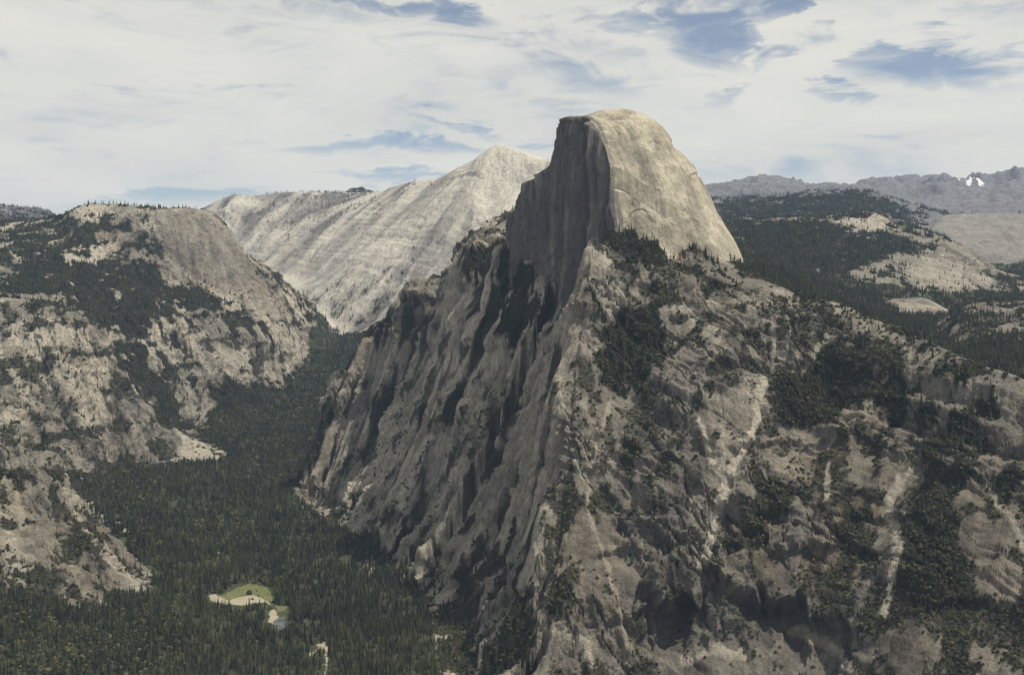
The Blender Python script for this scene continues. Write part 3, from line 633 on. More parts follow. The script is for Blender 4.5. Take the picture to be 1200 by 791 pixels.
AT = {'cover': cover.ravel(), 'pale': pale.ravel(), 'stain_shade': stain_shade.ravel(), 'warm': warm.ravel()}
LAND = [
 (1, 'granite_cliff', MLEFT, 'steep tawny granite cliff nearest on the left, its foot in the valley forest', 'cliff'),
 (2, 'granite_cliff', MLEFT, 'speckled grey cliff behind the nearest left one, ending in a smooth pale rock nose', 'cliff'),
 (3, 'forested_mountain', MLEFT, 'wide mountain at left with forested shelves and a rounded bare cliff on top', 'mountain'),
 (4, 'granite_massif', MROCK, 'huge furrowed grey rock massif that carries the tall cut dome', 'mountain'),
 (5, 'granite_knoll', MROCK, 'small smooth bare rock dome lying low in dark forest at right', 'hill'),
 (6, 'rocky_hill', MROCK, 'dark brushy rock hill behind the right ridge, below the small smooth dome', 'hill'),
 (7, 'forested_hill', MLEFT, 'dark forested hill with a pale bald top and a cliff at its right end', 'hill'),
 (8, 'granite_bench', MBENCH, 'flat topped bare grey granite wall far back at the right', 'cliff'),
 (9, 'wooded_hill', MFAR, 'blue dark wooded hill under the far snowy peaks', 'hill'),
 (10, 'granite_mountain', MPALE, 'long pale streaked granite mountain rising behind the valley to a pointed top', 'mountain'),
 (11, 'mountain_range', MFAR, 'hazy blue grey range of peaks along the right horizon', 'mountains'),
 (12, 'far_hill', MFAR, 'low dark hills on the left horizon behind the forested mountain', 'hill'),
 (0, 'valley_floor', MFLOOR, 'flat valley floor of dark soil under dense conifer forest', 'ground'),
 (21, 'meadow', MMEAD, 'small green meadow clearing in the valley forest', 'meadow'),
 (22, 'sandbank', MSAND, 'pale curved sandbank along the edge of the meadow', 'sand'),
 (23, 'river', MWAT, 'short grey stretch of river beside the sandbank', 'river'),
 (24, 'forest_valley', MFLOOR, 'dark wooded valley ground behind the right ridge', 'ground'),
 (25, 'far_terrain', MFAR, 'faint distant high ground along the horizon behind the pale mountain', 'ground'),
 (26, 'snowfield', MSNOW, 'bright white snow patches under the far peaks at right', 'snow')]
for fid, name, m, label, cat in LAND:
    q = QD[FID == fid]
    if not len(q): continue
    u, inv = np.unique(q, return_inverse=True)
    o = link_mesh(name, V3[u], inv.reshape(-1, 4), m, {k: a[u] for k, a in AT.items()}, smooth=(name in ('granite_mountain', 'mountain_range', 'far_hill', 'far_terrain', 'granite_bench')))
    props(o, label, cat, 'structure')
print('land', round(time.time() - T0, 1))

# ------------------------------------------------------------------ the cut dome
def rimY(px): return 2160.0 / ((px - CX) / F + .507)
RIM = [(593, 330), (597, 300), (600, 282), (603, 255), (607, 234), (613, 214), (622, 211), (632, 207), (640, 203), (645, 192), (648, 180), (652, 163), (656, 149), (660, 138.5), (668, 136), (680, 136), (690, 139.5), (698, 146), (704, 158), (710, 176), (715, 196), (719, 220), (721, 243), (719, 262), (716, 300)]
DIRP = np.array([.4524, -.8918]); NRM = np.array([.8918, .4524]); CEN = np.array([210., 3847.])
rp = []
for a, b in RIM:
    Y = rimY(a); X = (a - CX) / F * Y
    rp.append(((np.array([X, Y]) - CEN) @ DIRP, (HY - b) / F * Y))
rp = np.array(rp); o_ = np.argsort(rp[:, 0]); rp = rp[o_]
def rimz(s): return np.interp(s, rp[:, 0], rp[:, 1])
SMIN, SMAX = rp[0, 0], rp[-1, 0]
nth, nt_ = 360, 260
th = np.linspace(0, np.pi, nth); tt = np.linspace(0, 1.25, nt_) 
TH, TT = np.meshgrid(th, tt, indexing='ij')
R = np.interp(np.degrees(th), [0, 15, 33, 50, 63, 90, 135, 165, 180], [SMAX, 245, 335, 460, 545, 570, 540, 480, -SMIN])
zb = np.interp(np.degrees(th), [0, 33, 63, 90, 135, 180], [150, 92, 24, 20, 40, 90])
prof = np.interp(TT, [0, .1, .2, .3, .377, .44, .505, .57, .63, .69, .734, .786, .86, .93, 1, 1.1, 1.25], [1, 1.018, 1.032, 1.035, 1.025, .99, .935, .855, .765, .675, .60, .495, .325, .155, 0, -.25, -.7])
gk = np.exp(-.5 * (np.arange(-60, 61) / 14.0) ** 2); gk /= gk.sum()
R = np.convolve(np.pad(R, 60, mode='reflect', reflect_type='odd'), gk, 'valid'); zb = np.convolve(np.pad(zb, 60, mode='reflect', reflect_type='odd'), gk, 'valid')
zdome = zb[:, None] + (495 - zb[:, None]) * prof
rr = R[:, None] * TT
zn = rimz(np.clip(TT, 0, 1) * SMAX) - np.clip(TT - 1, 0, None) * SMAX * 4
zfar = rimz(np.clip(TT, 0, 1) * SMIN) - np.clip(TT - 1, 0, None) * 1400
wn = (1 - sstep(0, 45, np.degrees(TH))); wf = sstep(125, 180, np.degrees(TH))
ZD = zdome * (1 - wn - wf) + zn * wn + zfar * wf
dirs = np.cos(TH)[..., None] * DIRP + np.sin(TH)[..., None] * NRM
XYD = CEN + dirs * rr[..., None]
edge = sstep(0, .06, np.sin(TH)) * sstep(0.02, .2, TT)
gz = np.gradient(ZD, axis=1) / (np.gradient(rr, axis=1) + 1e-6)
nrm = np.stack([-gz * dirs[..., 0], -gz * dirs[..., 1], np.ones_like(gz)], -1); nrm /= np.linalg.norm(nrm, axis=-1, keepdims=True)
ax, ay = XYD[..., 0], XYD[..., 1]
arc = TH * 330
steep = sstep(.4, 1.6, -gz)
dd = 3.5 * fbm(arc / 90, ZD / 260, 4, 200) + 1.5 * fbm(arc / 18, ZD / 120, 4, 210) * steep + 3 * fbm(ax / 120, ay / 120, 4, 215)
sh = (ZD + 18 * fbm(ax / 90, ay / 90, 3, 220)) / 46; sh = sh - np.floor(sh)
shl = 2.2 * fbm(ax / 100, ay / 100 + ZD / 140, 4, 222); dd += 3.0 * (np.floor(shl * 2.5) + sstep(0, .15, shl * 2.5 - np.floor(shl * 2.5))) / 2.5
dd += 3.2 * (sstep(0, 1, sh) - sh) * sstep(-.15, .35, fbm(ax / 110, ay / 110, 2, 225)) * 2
# shallow arched scars on the sunny side
for (px0, py0, rad, dep) in ((748, 262, 15, 6), (792, 170, 7, 5), (815, 208, 6, 6), (803, 250, 5, 4), (774, 226, 4, 4), (766, 172, 6, 3)):
    ppx = CX + F * ax / ay; ppy = HY - F * ZD / ay
    q = np.hypot((ppx - px0) / rad, (ppy - py0) / (rad * 1.15)) + .2 * fbm(ax / 30, ZD / 30, 3, 230)
    front = (dirs[..., 1] < .45)
    dd -= front * dep * sstep(1.05, .8, q)
    dd += 0 * front * dep * .25 * sstep(.25, .0, np.abs(q - 1.1))
VD = np.concatenate([XYD, ZD[..., None]], -1) + nrm * (dd * edge)[..., None]
ids = np.arange(nth * nt_).reshape(nth, nt_)
fd = np.stack([ids[:-1, :-1], ids[:-1, 1:], ids[1:, 1:], ids[1:, :-1]], -1).reshape(-1, 4)[:, ::-1]
# cliff face: curtain below the rim
nv = 260
s_f = np.concatenate([-rr[-1, ::-1], rr[0, 1:]]); 
rimv = np.concatenate([ids[-1, ::-1], ids[0, 1:]])
keep = (s_f >= -520) & (s_f <= 260); s_f = s_f[keep]; rimv = rimv[keep]
vv = np.linspace(0, 1, nv) ** 1.05
top = VD.reshape(-1, 3)[rimv]
zbot = np.minimum(np.interp(s_f, [-520, -463, -200, 0, 150, 260], [-60, -60, -190, -240, -160, -120]), top[:, 2] - 20)
ZF = top[:, 2:3] + (zbot[:, None] - top[:, 2:3]) * vv
SF = np.broadcast_to(s_f[:, None], ZF.shape)
drop = top[:, 2:3] - ZF
ppx = CX + F * top[:, 0] / top[:, 1]
out = .03 * drop + 14 * fbm(SF / 55, ZF / 420, 4, 240, .6) + 6 * fbm(SF / 16, ZF / 150, 5, 250, .65) + 6 * fbm(SF / 120, ZF / 90, 3, 260)
out += 13 * sstep(640, 612, ppx)[:, None] * np.ones_like(ZF)                                   # the lower block at the far end stands forward
out += (-16 * (sstep(676, 680, ppx) - sstep(681, 700, ppx)))[:, None] * sstep(20, 60, drop)       # deep corner
out += 9 * (sstep(657, 662, ppx) - sstep(690, 700, ppx))[:, None] * (sstep(0, 3, drop) - sstep(14, 24, drop))   # brow
col_ = 2.4 * fbm(SF / 42, ZF / 520, 4, 262); out += 9 * (np.floor(col_ * 2) + sstep(0, .2, col_ * 2 - np.floor(col_ * 2))) / 2
stepz = (ZF + 22 * fbm(SF / 40, ZF / 40, 3, 270)) / 70; stepz -= np.floor(stepz)
out += 5 * (sstep(0, 1, stepz) - stepz)
out *= sstep(0, 6, drop)
VF = np.stack([top[:, 0:1] - NRM[0] * out, top[:, 1:2] - NRM[1] * out, ZF], -1)
base_id = nth * nt_
idf = np.arange(len(s_f) * nv).reshape(len(s_f), nv) + base_id
idf[:, 0] = rimv
ff = np.stack([idf[:-1, :-1], idf[:-1, 1:], idf[1:, 1:], idf[1:, :-1]], -1).reshape(-1, 4)
VALL = np.concatenate([VD.reshape(-1, 3), VF.reshape(-1, 3)])
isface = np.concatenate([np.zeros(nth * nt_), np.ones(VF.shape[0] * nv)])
streak_d = (.5 * sstep(0, .7, fbm(arc / 16 + fbm(ax / 60, ZD / 60, 2, 283), ZD / 200, 4, 280)) * sstep(-.3, .4, fbm(arc / 80, ZD / 140, 3, 281)) + .5 * sstep(0, .7, fbm(arc / 50, ZD / 110, 4, 285))) * (.35 + .65 * steep)
streak_shade_f = .05 + .6 * sstep(-.2, .5, fbm(SF / 12, ZF / 400, 5, 290)) + .95 * sstep(-.1, .4, fbm(SF / 38, ZF / 500, 3, 291)) + .8 * (np.exp(-((ppx - 682) / 3.0) ** 2) * 1.0)[:, None] * sstep(40, 90, drop) * sstep(330, 260, drop) + .3 * (np.exp(-((ppx - 664) / 3.0) ** 2))[:, None] + .3 * sstep(645, 630, ppx)[:, None]  # water streaks, plus a dark strip painting the shade of the deep corner
streak_shade_f -= .3 * (sstep(684, 690, ppx) - sstep(712, 719, ppx))[:, None]  # column beside the corner: brightness of its facing put into the colour
stain_shade_d = np.concatenate([streak_d.ravel(), np.clip(streak_shade_f, 0, 1.2).ravel()])
pale_d = np.concatenate([(.5 * sstep(-.1, .7, fbm(ax / 60, ay / 60 + ZD / 60, 4, 300))).ravel() * 1.0, (.10 * sstep(0, .6, fbm(SF / 30, ZF / 90, 3, 310))).ravel()])
m, nt, b = mat('dome_granite')
co = N(nt, 'ShaderNodeTexCoord').outputs['Object']
mp = N(nt, 'ShaderNodeMapping'); mp.inputs['Scale'].default_value = (1, 1, .3); link(nt, co, mp.inputs['Vector'])
n1 = noise(nt, mp.outputs[0], .02, 7, .65); n2 = noise(nt, mp.outputs[0], .11, 5, .65); n3 = noise(nt, co, .05, 6, .65)
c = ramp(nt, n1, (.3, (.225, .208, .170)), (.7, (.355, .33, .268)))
c = mixc(nt, attr(nt, 'cliff'), c, ramp(nt, n1, (.3, (.075, .072, .076)), (.7, (.195, .187, .183))))  # cliff side coloured darker than the dome to deepen its shade
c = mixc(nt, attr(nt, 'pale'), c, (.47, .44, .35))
c = mixc(nt, mathn(nt, 'MULTIPLY', attr(nt, 'stain_shade'), .78, True), c, (.085, .078, .08))
c = mixc(nt, .8, c, mixc(nt, 1.0, c, ramp(nt, n2, (.3, (.72, .71, .7)), (.7, (1.2, 1.2, 1.18))), 'MULTIPLY'))
c = mixc(nt, .6, c, mixc(nt, 1.0, c, ramp(nt, n3, (.5, (1, 1, 1)), (.72, (.55, .53, .5))), 'MULTIPLY'))
link(nt, c, b.inputs['Base Color'])
bm = N(nt, 'ShaderNodeBump'); bm.inputs['Strength'].default_value = .8; bm.inputs['Distance'].default_value = 4
link(nt, mathn(nt, 'ADD', n2, mathn(nt, 'MULTIPLY', n3, 1.2)), bm.inputs['Height']); link(nt, bm.outputs[0], b.inputs['Normal'])
dome = link_mesh('granite_dome', VALL, np.concatenate([fd, ff]), m, {'cliff': isface, 'stain_shade': stain_shade_d, 'pale': pale_d})
dome.data.polygons.foreach_set('use_smooth', np.zeros(len(dome.data.polygons), bool)); dome.data.update()
props(dome, 'great bare granite dome cut off by a sheer shaded cliff on its left side', 'mountain', 'structure')

# ------------------------------------------------------------------ trees
def leafy(name, dark, light):
    m, nt, b = mat(name)
    oi = N(nt, 'ShaderNodeObjectInfo'); co = N(nt, 'ShaderNodeTexCoord').outputs['Object']
    n = noise(nt, co, 3.0, 2, .6)
    stand = noise(nt, oi.outputs['Location'], .007, 3, .6)
    f = mathn(nt, 'ADD', mathn(nt, 'MULTIPLY', mathn(nt, 'SUBTRACT', stand, .45), 1.1), mathn(nt, 'MULTIPLY', mathn(nt, 'POWER', oi.outputs['Random'], 2.0), .75))
    f = mathn(nt, 'ADD', f, mathn(nt, 'MULTIPLY', n, .35))
    link(nt, ramp(nt, f, (.2, dark), (.9, light)), b.inputs['Base Color'])
    b.inputs['Roughness'].default_value = .8
    return m
MNEED = leafy('conifer_needles', (.009, .014, .010), (.054, .060, .029))
MLEAF = leafy('oak_leaves', (.016, .022, .011), (.10, .10, .048))
MBARK, _, _ = ground_material('bark', (.06, .045, .035), (.12, .09, .07), 2)
MRUST, _, _ = ground_material('dead_needles', (.16, .065, .03), (.26, .11, .05), 1)
def conifer(name, seed, slim, needles=None):
    """unit-height conifer: trunk and a crown of drooping ragged bough fans"""
    r = random.Random(seed); v = []; f = []; mi = []
    def cone(n, r0, r1, z0, z1):
        b0 = len(v)
        for k in range(n):
            a = 2 * math.pi * k / n; v.append((r0 * math.cos(a), r0 * math.sin(a), z0))
        for k in range(n):
            a = 2 * math.pi * k / n; v.append((r1 * math.cos(a), r1 * math.sin(a), z1))
        for k in range(n): f.append((b0 + k, b0 + (k + 1) % n, b0 + n + (k + 1) % n, b0 + n + k)); mi.append(0)
    cone(6, .016, .003, 0, .97)
    T = 11
    for t in range(T):
        z = .14 + .84 * (t / T) ** .95
        rad = slim * (1 - (z - .12) / .92) ** .8 * r.uniform(.75, 1.2)
        n = 6 if t < 8 else 5
        a0 = r.uniform(0, 6.3)
        for k in range(n):
            if r.random() < .12: continue
            a = a0 + 2 * math.pi * (k + r.uniform(-.25, .25)) / n; L_ = rad * r.uniform(.6, 1.15)
            w = L_ * r.uniform(.38, .6); dz = -L_ * r.uniform(.25, .7); up = .05 + .03 * r.random()
            ca, sa = math.cos(a), math.sin(a); b0 = len(v)
            v.append((.004 * ca, .004 * sa, z + up))
            v.append((.6 * L_ * ca - w * sa, .6 * L_ * sa + w * ca, z + .45 * dz))
            v.append((L_ * ca, L_ * sa, z + dz))
            v.append((.6 * L_ * ca + w * sa, .6 * L_ * sa - w * ca, z + .5 * dz))
            f.append((b0, b0 + 1, b0 + 2, b0 + 3)); mi.append(1)
    me = bpy.data.meshes.new(name); me.from_pydata(v, [], f); me.materials.append(MBARK); me.materials.append(needles or MNEED)
    me.polygons.foreach_set('material_index', mi); me.update()
    return me
def bush(name, seed):
    r = random.Random(seed); v = []; f = []
    for k in range(70):
        a = r.uniform(0, 6.283); z = r.random() ** .8; rad = .62 * math.sqrt(max(.02, 1 - (z * .9) ** 2)) * r.uniform(.45, 1.05)
        c = Vector((rad * math.cos(a), rad * math.sin(a), .08 + .8 * z))
        nrm_ = (Vector((c.x, c.y, c.z - .25)).normalized() + Vector((r.uniform(-.6, .6), r.uniform(-.6, .6), r.uniform(-.4, .6)))).normalized()
        t1 = nrm_.orthogonal().normalized(); t2 = nrm_.cross(t1); s = r.uniform(.12, .26); b0 = len(v)
        for ang in (0, 1.7, 3.1, 4.6): v.append(tuple(c + t1 * s * math.cos(ang) + t2 * s * math.sin(ang)))
        f.append((b0, b0 + 1, b0 + 2, b0 + 3))
    me = bpy.data.meshes.new(name); me.from_pydata(v, [], f); me.materials.append(MLEAF); me.update()
    return me
CON = [conifer('conifer_mesh', s, w) for s, w in ((1, .15), (2, .18), (3, .13), (4, .2))]
BUS = [bush('brush_mesh', s) for s in (1, 2, 3)]

dYs = np.gradient(ys)[:, None]; AREA = (YY / F * (cs[1] - cs[0])) * dYs
def on_land(px, Y):          # the point of the broken ground for a column and distance
    r = np.interp(Y, ys, np.arange(NR)); c = (px - cs[0]) / (cs[1] - cs[0])
    r0 = np.clip(r.astype(int), 0, NR - 2); c0 = np.clip(c.astype(int), 0, NC - 2); a = r - r0; b = c - c0
    return [(A[r0, c0] * (1 - b) + A[r0, c0 + 1] * b) * (1 - a) + (A[r0 + 1, c0] * (1 - b) + A[r0 + 1, c0 + 1] * b) * a for A in (XF, YF, H)]
hidden = (PX < -220) | (PX > 1420) | (YY < 2300)
nearvis = blur1(blur1(VIS.astype(np.float32), 3, 1), 6, 0) > .02         # a margin round what is seen keeps side views wooded too
def scatter(dens, spacing):
    lam = dens * AREA / spacing ** 2 * (~hidden) * np.where(nearvis, 1.0, .35)
    n = rng.poisson(np.clip(lam, 0, 3))
    r, c = np.nonzero(n); k = n[r, c]; r = np.repeat(r, k); c = np.repeat(c, k)
    Y = ys[r] + (rng.random(len(r)) - .5) * dYs[r, 0]; px = cs[c] + (rng.random(len(r)) - .5) * (cs[1] - cs[0])
    Y = np.clip(Y, ys[0], ys[-1]); return r, c, px, Y
# dome footprint keeps free of trees
rel = np.stack([XX, YY], -1) - CEN; ang = np.degrees(np.arctan2(rel @ NRM, rel @ DIRP)); dist = np.hypot(rel[..., 0], rel[..., 1])
inside = (ang > 0) & (dist < np.interp(ang, np.degrees(th), R) * .985)
con[inside] = 0; shr[inside] = 0
spacing = np.interp(YY, [2300, 4000, 6000, 8000, 12000], [9, 9.5, 12, 16, 26])
cd = con * sstep(2.2, 1.2, SL) * (con > .03)
r, c, px, Y = scatter(cd * (YY < 12500), spacing)
X, Yt, z = on_land(px, Y)
hgt = np.interp(Y, [2300, 3200, 6000, 9000], [15, 21, 22, 25]) * np.where(RID[r, c] == 0, 1.15, 1.0) * (.4 + .95 * rng.random(len(r)) ** .8) * np.where(rng.random(len(r)) < .05, 1.3, 1.0)
foot = inpoly(PX, PY, [(715, 255), (880, 300), (890, 330), (800, 315), (720, 300)])[r, c]
ledge_ = inpoly(PX, PY, [(535, 275), (610, 275), (650, 345), (540, 345)])[r, c]
hgt = np.where(foot | ledge_, hgt * .9, hgt)
rightcrest = (RID[r, c] == 4) & (px > 1080) & (PY[r, c] < 640); hgt = np.where(rightcrest, hgt * 1.25, hgt)
print('conifers', len(r))
Y = Yt; px = CX + F * X / Y; size = hgt / Y; vis_t = VIS[r, c] & (PX[r, c] > 2) & (PX[r, c] < 1198) & (PY[r, c] < 785)
cand = np.argsort(-(size * vis_t * np.where(RID[r, c] == 0, .85, 1.0)))
sel = []; cells = {}
for i in cand:
    if len(sel) >= 285 or not vis_t[i]: break
    sx, sy = px[i], HY - F * z[i] / Y[i]
    k = (int(sx // 9), int(sy // 12))
    if cells.get(k): continue
    cells[k] = 1; sel.append(i)
sel = np.array(sel); rest = np.ones(len(r), bool); rest[sel] = False
WHERE = [([(700, 250), (890, 300), (890, 330), (700, 305)], 'dark conifer in the dense stand along the foot of the great dome', 'conifers at the foot of the dome'),
 ([(530, 270), (660, 270), (660, 350), (530, 350)], 'dark conifer on the wooded ledge left of the sheer cliff', 'conifers on the ledge beside the cliff'),
 ([(1060, 390), (1210, 430), (1210, 470), (1060, 430)], 'slim conifer on the pale crest of the descending right ridge', 'conifers on the right ridge crest'),
 ([(1080, 430), (1210, 460), (1210, 520), (1080, 510)], 'tall dark conifer in the open grove just under the right ridge crest', 'conifers under the right ridge crest'),
 ([(860, 330), (1080, 380), (1080, 410), (860, 360)], 'small conifer along the skyline ridge right of the great dome', 'conifers along the skyline ridge'),
 ([(890, 380), (1090, 400), (1090, 515), (890, 515)], 'conifer standing in the dark brush patch high on the near face', 'conifers in the high brush patch'),
 ([(1050, 500), (1210, 500), (1210, 640), (1050, 640)], 'conifer in the steep dark brushy gully low at the far right', 'conifers in the right gully'),
 ([(1000, 640), (1210, 640), (1210, 800), (1000, 800)], 'conifer among brush on the ledges at the bottom right corner', 'conifers on the bottom right ledges'),
 ([(830, 515), (1050, 515), (1050, 760), (830, 760)], 'conifer on brushy ledges in the middle of the near face', 'conifers on mid face ledges'),
 ([(650, 340), (860, 340), (860, 560), (650, 560)], 'conifer in the dark wooded hollow below the dome', 'conifers in the hollow below the dome'),
 ([(650, 560), (1000, 560), (1000, 800), (650, 800)], 'lone conifer clinging to the furrowed lower rock face', 'conifers on the lower rock face'),
 ([(500, 600), (660, 600), (660, 800), (500, 800)], 'conifer in the shaded broken rocks at the foot of the spur', 'conifers at the foot of the spur'),
 ([(330, 330), (660, 330), (660, 720), (330, 720)], 'conifer on the furrowed grey flank falling to the valley', 'conifers on the flank'),
 ([(0, 700), (200, 700), (200, 800), (0, 800)], 'tall conifer at the bottom left corner below the tawny cliff', 'conifers in the bottom left corner'),
 ([(-10, 400), (180, 400), (180, 720), (-10, 720)], 'conifer rooted on the tawny cliff at the left edge', 'conifers on the left cliff')]
VALLEY = ('tall dark conifer in the near end of the dense valley forest', 'nearest conifers of the valley forest')
def add_tree(me, loc, h, rot, label, group, name='pine_tree'):
    o = bpy.data.objects.new(name, me); COL.objects.link(o)
    o.location = loc; o.scale = (h * random.uniform(.9, 1.15),) * 2 + (h,); o.rotation_euler = (0, 0, rot)
    return props(o, label, 'tree', None, group)
for j, i in enumerate(sel):
    sx, sy = px[i], HY - F * z[i] / Y[i]; lab = VALLEY
    for poly, a, b_ in WHERE:
        if inpoly(np.array([sx]), np.array([sy]), poly)[0]: lab = (a, b_); break
    if RID[r[i], c[i]] == 0 and sx > 200: lab = VALLEY
    add_tree(CON[j % 4], (X[i], Y[i], z[i] - .6), float(hgt[i]), random.uniform(0, 6.3), *lab)
# one rust-brown dead conifer in the stand at the dome's foot
dp = (799, 3640.0); dead = conifer('dead_conifer_mesh', 9, .15, MRUST)
o = bpy.data.objects.new('dead_pine_tree', dead); COL.objects.link(o)
q3 = on_land(np.array([dp[0]]), np.array([dp[1]])); o.location = (float(q3[0][0]), float(q3[1][0]), float(q3[2][0]) - .5); o.scale = (38, 38, 36)
props(o, 'rust brown dead conifer in the dark stand below the great dome', 'tree')

def instance_cloud(name, meshes, X, Y, Zc, sc, label, cat):
    me = bpy.data.meshes.new(name); n = len(X)
    me.vertices.add(n); me.vertices.foreach_set('co', np.stack([X, Y, Zc], -1).astype(np.float32).ravel())
    a = me.attributes.new('sx', 'FLOAT', 'POINT'); a.data.foreach_set('value', (sc * rng.uniform(.85, 1.2, n)).astype(np.float32))
    a = me.attributes.new('sz', 'FLOAT', 'POINT'); a.data.foreach_set('value', sc.astype(np.float32))
    a = me.attributes.new('rot', 'FLOAT', 'POINT'); a.data.foreach_set('value', rng.uniform(0, 6.283, n).astype(np.float32))
    a = me.attributes.new('pick', 'INT', 'POINT'); a.data.foreach_set('value', rng.integers(0, len(meshes), n).astype(np.int32))
    o = bpy.data.objects.new(name, me); COL.objects.link(o)
    g = bpy.data.node_groups.new(name, 'GeometryNodeTree')
    g.interface.new_socket('Geometry', in_out='INPUT', socket_type='NodeSocketGeometry'); g.interface.new_socket('Geometry', in_out='OUTPUT', socket_type='NodeSocketGeometry')
    gi = g.nodes.new('NodeGroupInput'); go = g.nodes.new('NodeGroupOutput'); ins = g.nodes.new('GeometryNodeInstanceOnPoints'); gm = g.nodes.new('GeometryNodeGeometryToInstance')
    for src in meshes:
        oi = g.nodes.new('GeometryNodeObjectInfo'); oi.inputs['Object'].default_value = src; g.links.new(oi.outputs['Geometry'], gm.inputs[0])
    def at(nm, ty):
        k = g.nodes.new('GeometryNodeInputNamedAttribute'); k.data_type = ty; k.inputs['Name'].default_value = nm; return k.outputs['Attribute']
    cx = g.nodes.new('ShaderNodeCombineXYZ'); sx = at('sx', 'FLOAT'); g.links.new(sx, cx.inputs[0]); g.links.new(sx, cx.inputs[1]); g.links.new(at('sz', 'FLOAT'), cx.inputs[2])
    cr = g.nodes.new('ShaderNodeCombineXYZ'); g.links.new(at('rot', 'FLOAT'), cr.inputs[2])
    g.links.new(gi.outputs[0], ins.inputs['Points']); g.links.new(gm.outputs[0], ins.inputs['Instance']); ins.inputs['Pick Instance'].default_value = True
    g.links.new(at('pick', 'INT'), ins.inputs['Instance Index']); g.links.new(cr.outputs[0], ins.inputs['Rotation']); g.links.new(cx.outputs[0], ins.inputs['Scale'])
    g.links.new(ins.outputs[0], go.inputs[0])
    md = o.modifiers.new('scatter', 'NODES'); md.node_group = g
    return props(o, label, cat, 'stuff')
pines = [ob for ob in COL.objects if ob.name.startswith('pine_tree')][:4]
instance_cloud('conifer_forest', pines, X[rest], Y[rest], z[rest] - .6, hgt[rest], 'dark green conifer forest filling the valley and spreading over slopes and hills', 'forest')
sd = shr * (YY < 7600) * (SL < 2.6) * (shr > .04)
r2, c2, px2, Y2 = scatter(sd, np.interp(YY, [2300, 4000, 7000], [4.9, 7.5, 13]))
X2, Y2f, Z2 = on_land(px2, Y2)
h2 = (1.7 + 5.6 * rng.random(len(r2)) ** 1.8) * np.interp(Y2, [2300, 4500, 7000], [1, 1.25, 1.7]) * np.where(RID[r2, c2] == 0, 1.9, 1.0)
print('brush', len(r2))
# three oak brush clumps of their own seed the ground cover
k3 = np.argsort(-(VIS[r2, c2] * (px2 > 900) * (px2 < 1190) * (PY[r2, c2] < 760) * h2 / Y2))[:3]
oaks = []
for j, (i, lb) in enumerate(zip(k3, ('rounded dark oak bush on the near rock face, broadest of the single bushes', 'rounded oak bush on a rock ledge of the near right face', 'low oak bush among pale rock on the near right face'))):
    ob = bpy.data.objects.new('oak_bush', BUS[j]); COL.objects.link(ob); ob.location = (float(X2[i]), float(Y2f[i]), float(Z2[i]) - .5); ob.scale = (float(h2[i]),) * 3
    props(ob, lb, 'bush'); oaks.append(ob)
instance_cloud('brush_undergrowth', oaks, X2, Y2f, Z2 - .5, h2, 'dark oak brush and chaparral patches covering ledges and gullies of the rock', 'undergrowth')
print('trees', round(time.time() - T0, 1))

# ------------------------------------------------------------------ sun, sky with thin high cloud, air
SUN_EL, SUN_AZ = 61.0, 104.0
sd_ = bpy.data.lights.new('sun', 'SUN'); sd_.energy = 5.0; sd_.angle = math.radians(.53); sd_.color = (1, .91, .76)
so = bpy.data.objects.new('sun', sd_); COL.objects.link(so)
dv = Vector((math.sin(math.radians(SUN_AZ)) * math.cos(math.radians(SUN_EL)), math.cos(math.radians(SUN_AZ)) * math.cos(math.radians(SUN_EL)), math.sin(math.radians(SUN_EL))))
so.rotation_euler = dv.to_track_quat('Z', 'Y').to_euler(); so.location = dv * 6000
w = bpy.data.worlds.new('World'); C.world = w; w.use_nodes = True; nt = w.node_tree; nt.nodes.clear()
outw = N(nt, 'ShaderNodeOutputWorld')
sky = N(nt, 'ShaderNodeTexSky', sky_type='NISHITA', sun_disc=False); sky.sun_elevation = math.radians(SUN_EL); sky.sun_rotation = math.radians(SUN_AZ); sky.altitude = 2200; sky.air_density = 1.0; sky.dust_density = 1.5; sky.ozone_density = 1.0
bg = N(nt, 'ShaderNodeBackground'); bg.inputs['Strength'].default_value = .08
hs = N(nt, 'ShaderNodeHueSaturation'); hs.inputs['Saturation'].default_value = .74; link(nt, sky.outputs[0], hs.inputs['Color']); link(nt, hs.outputs[0], bg.inputs['Color'])
tc = N(nt, 'ShaderNodeTexCoord'); sx = N(nt, 'ShaderNodeSeparateXYZ'); link(nt, tc.outputs['Generated'], sx.inputs[0])
zc = mathn(nt, 'ADD', mathn(nt, 'MAXIMUM', sx.outputs[2], 0), .07)
cb = N(nt, 'ShaderNodeCombineXYZ'); link(nt, mathn(nt, 'DIVIDE', sx.outputs[0], zc), cb.inputs[0]); link(nt, mathn(nt, 'DIVIDE', sx.outputs[1], zc), cb.inputs[1])
def cn(scale, rotz, loc, det, ro, dist=0):
    mp = N(nt, 'ShaderNodeMapping'); mp.inputs['Scale'].default_value = scale; mp.inputs['Rotation'].default_value = (0, 0, rotz); mp.inputs['Location'].default_value = loc
    link(nt, cb.outputs[0], mp.inputs['Vector']); n = N(nt, 'ShaderNodeTexNoise'); n.inputs['Scale'].default_value = 1; n.inputs['Detail'].default_value = det; n.inputs['Roughness'].default_value = ro; n.inputs['Distortion'].default_value = dist
    link(nt, mp.outputs[0], n.inputs['Vector']); return n.outputs['Fac']
big = cn((.55, .9, 1), .35, (3, 1, 0), 4, .55, .6); streakn = cn((1.3, 2.6, 1), .75, (7, 2, 0), 9, .6, 1.2); wisp = cn((5, 10, 1), .8, (1, 5, 0), 7, .62, 1.0)
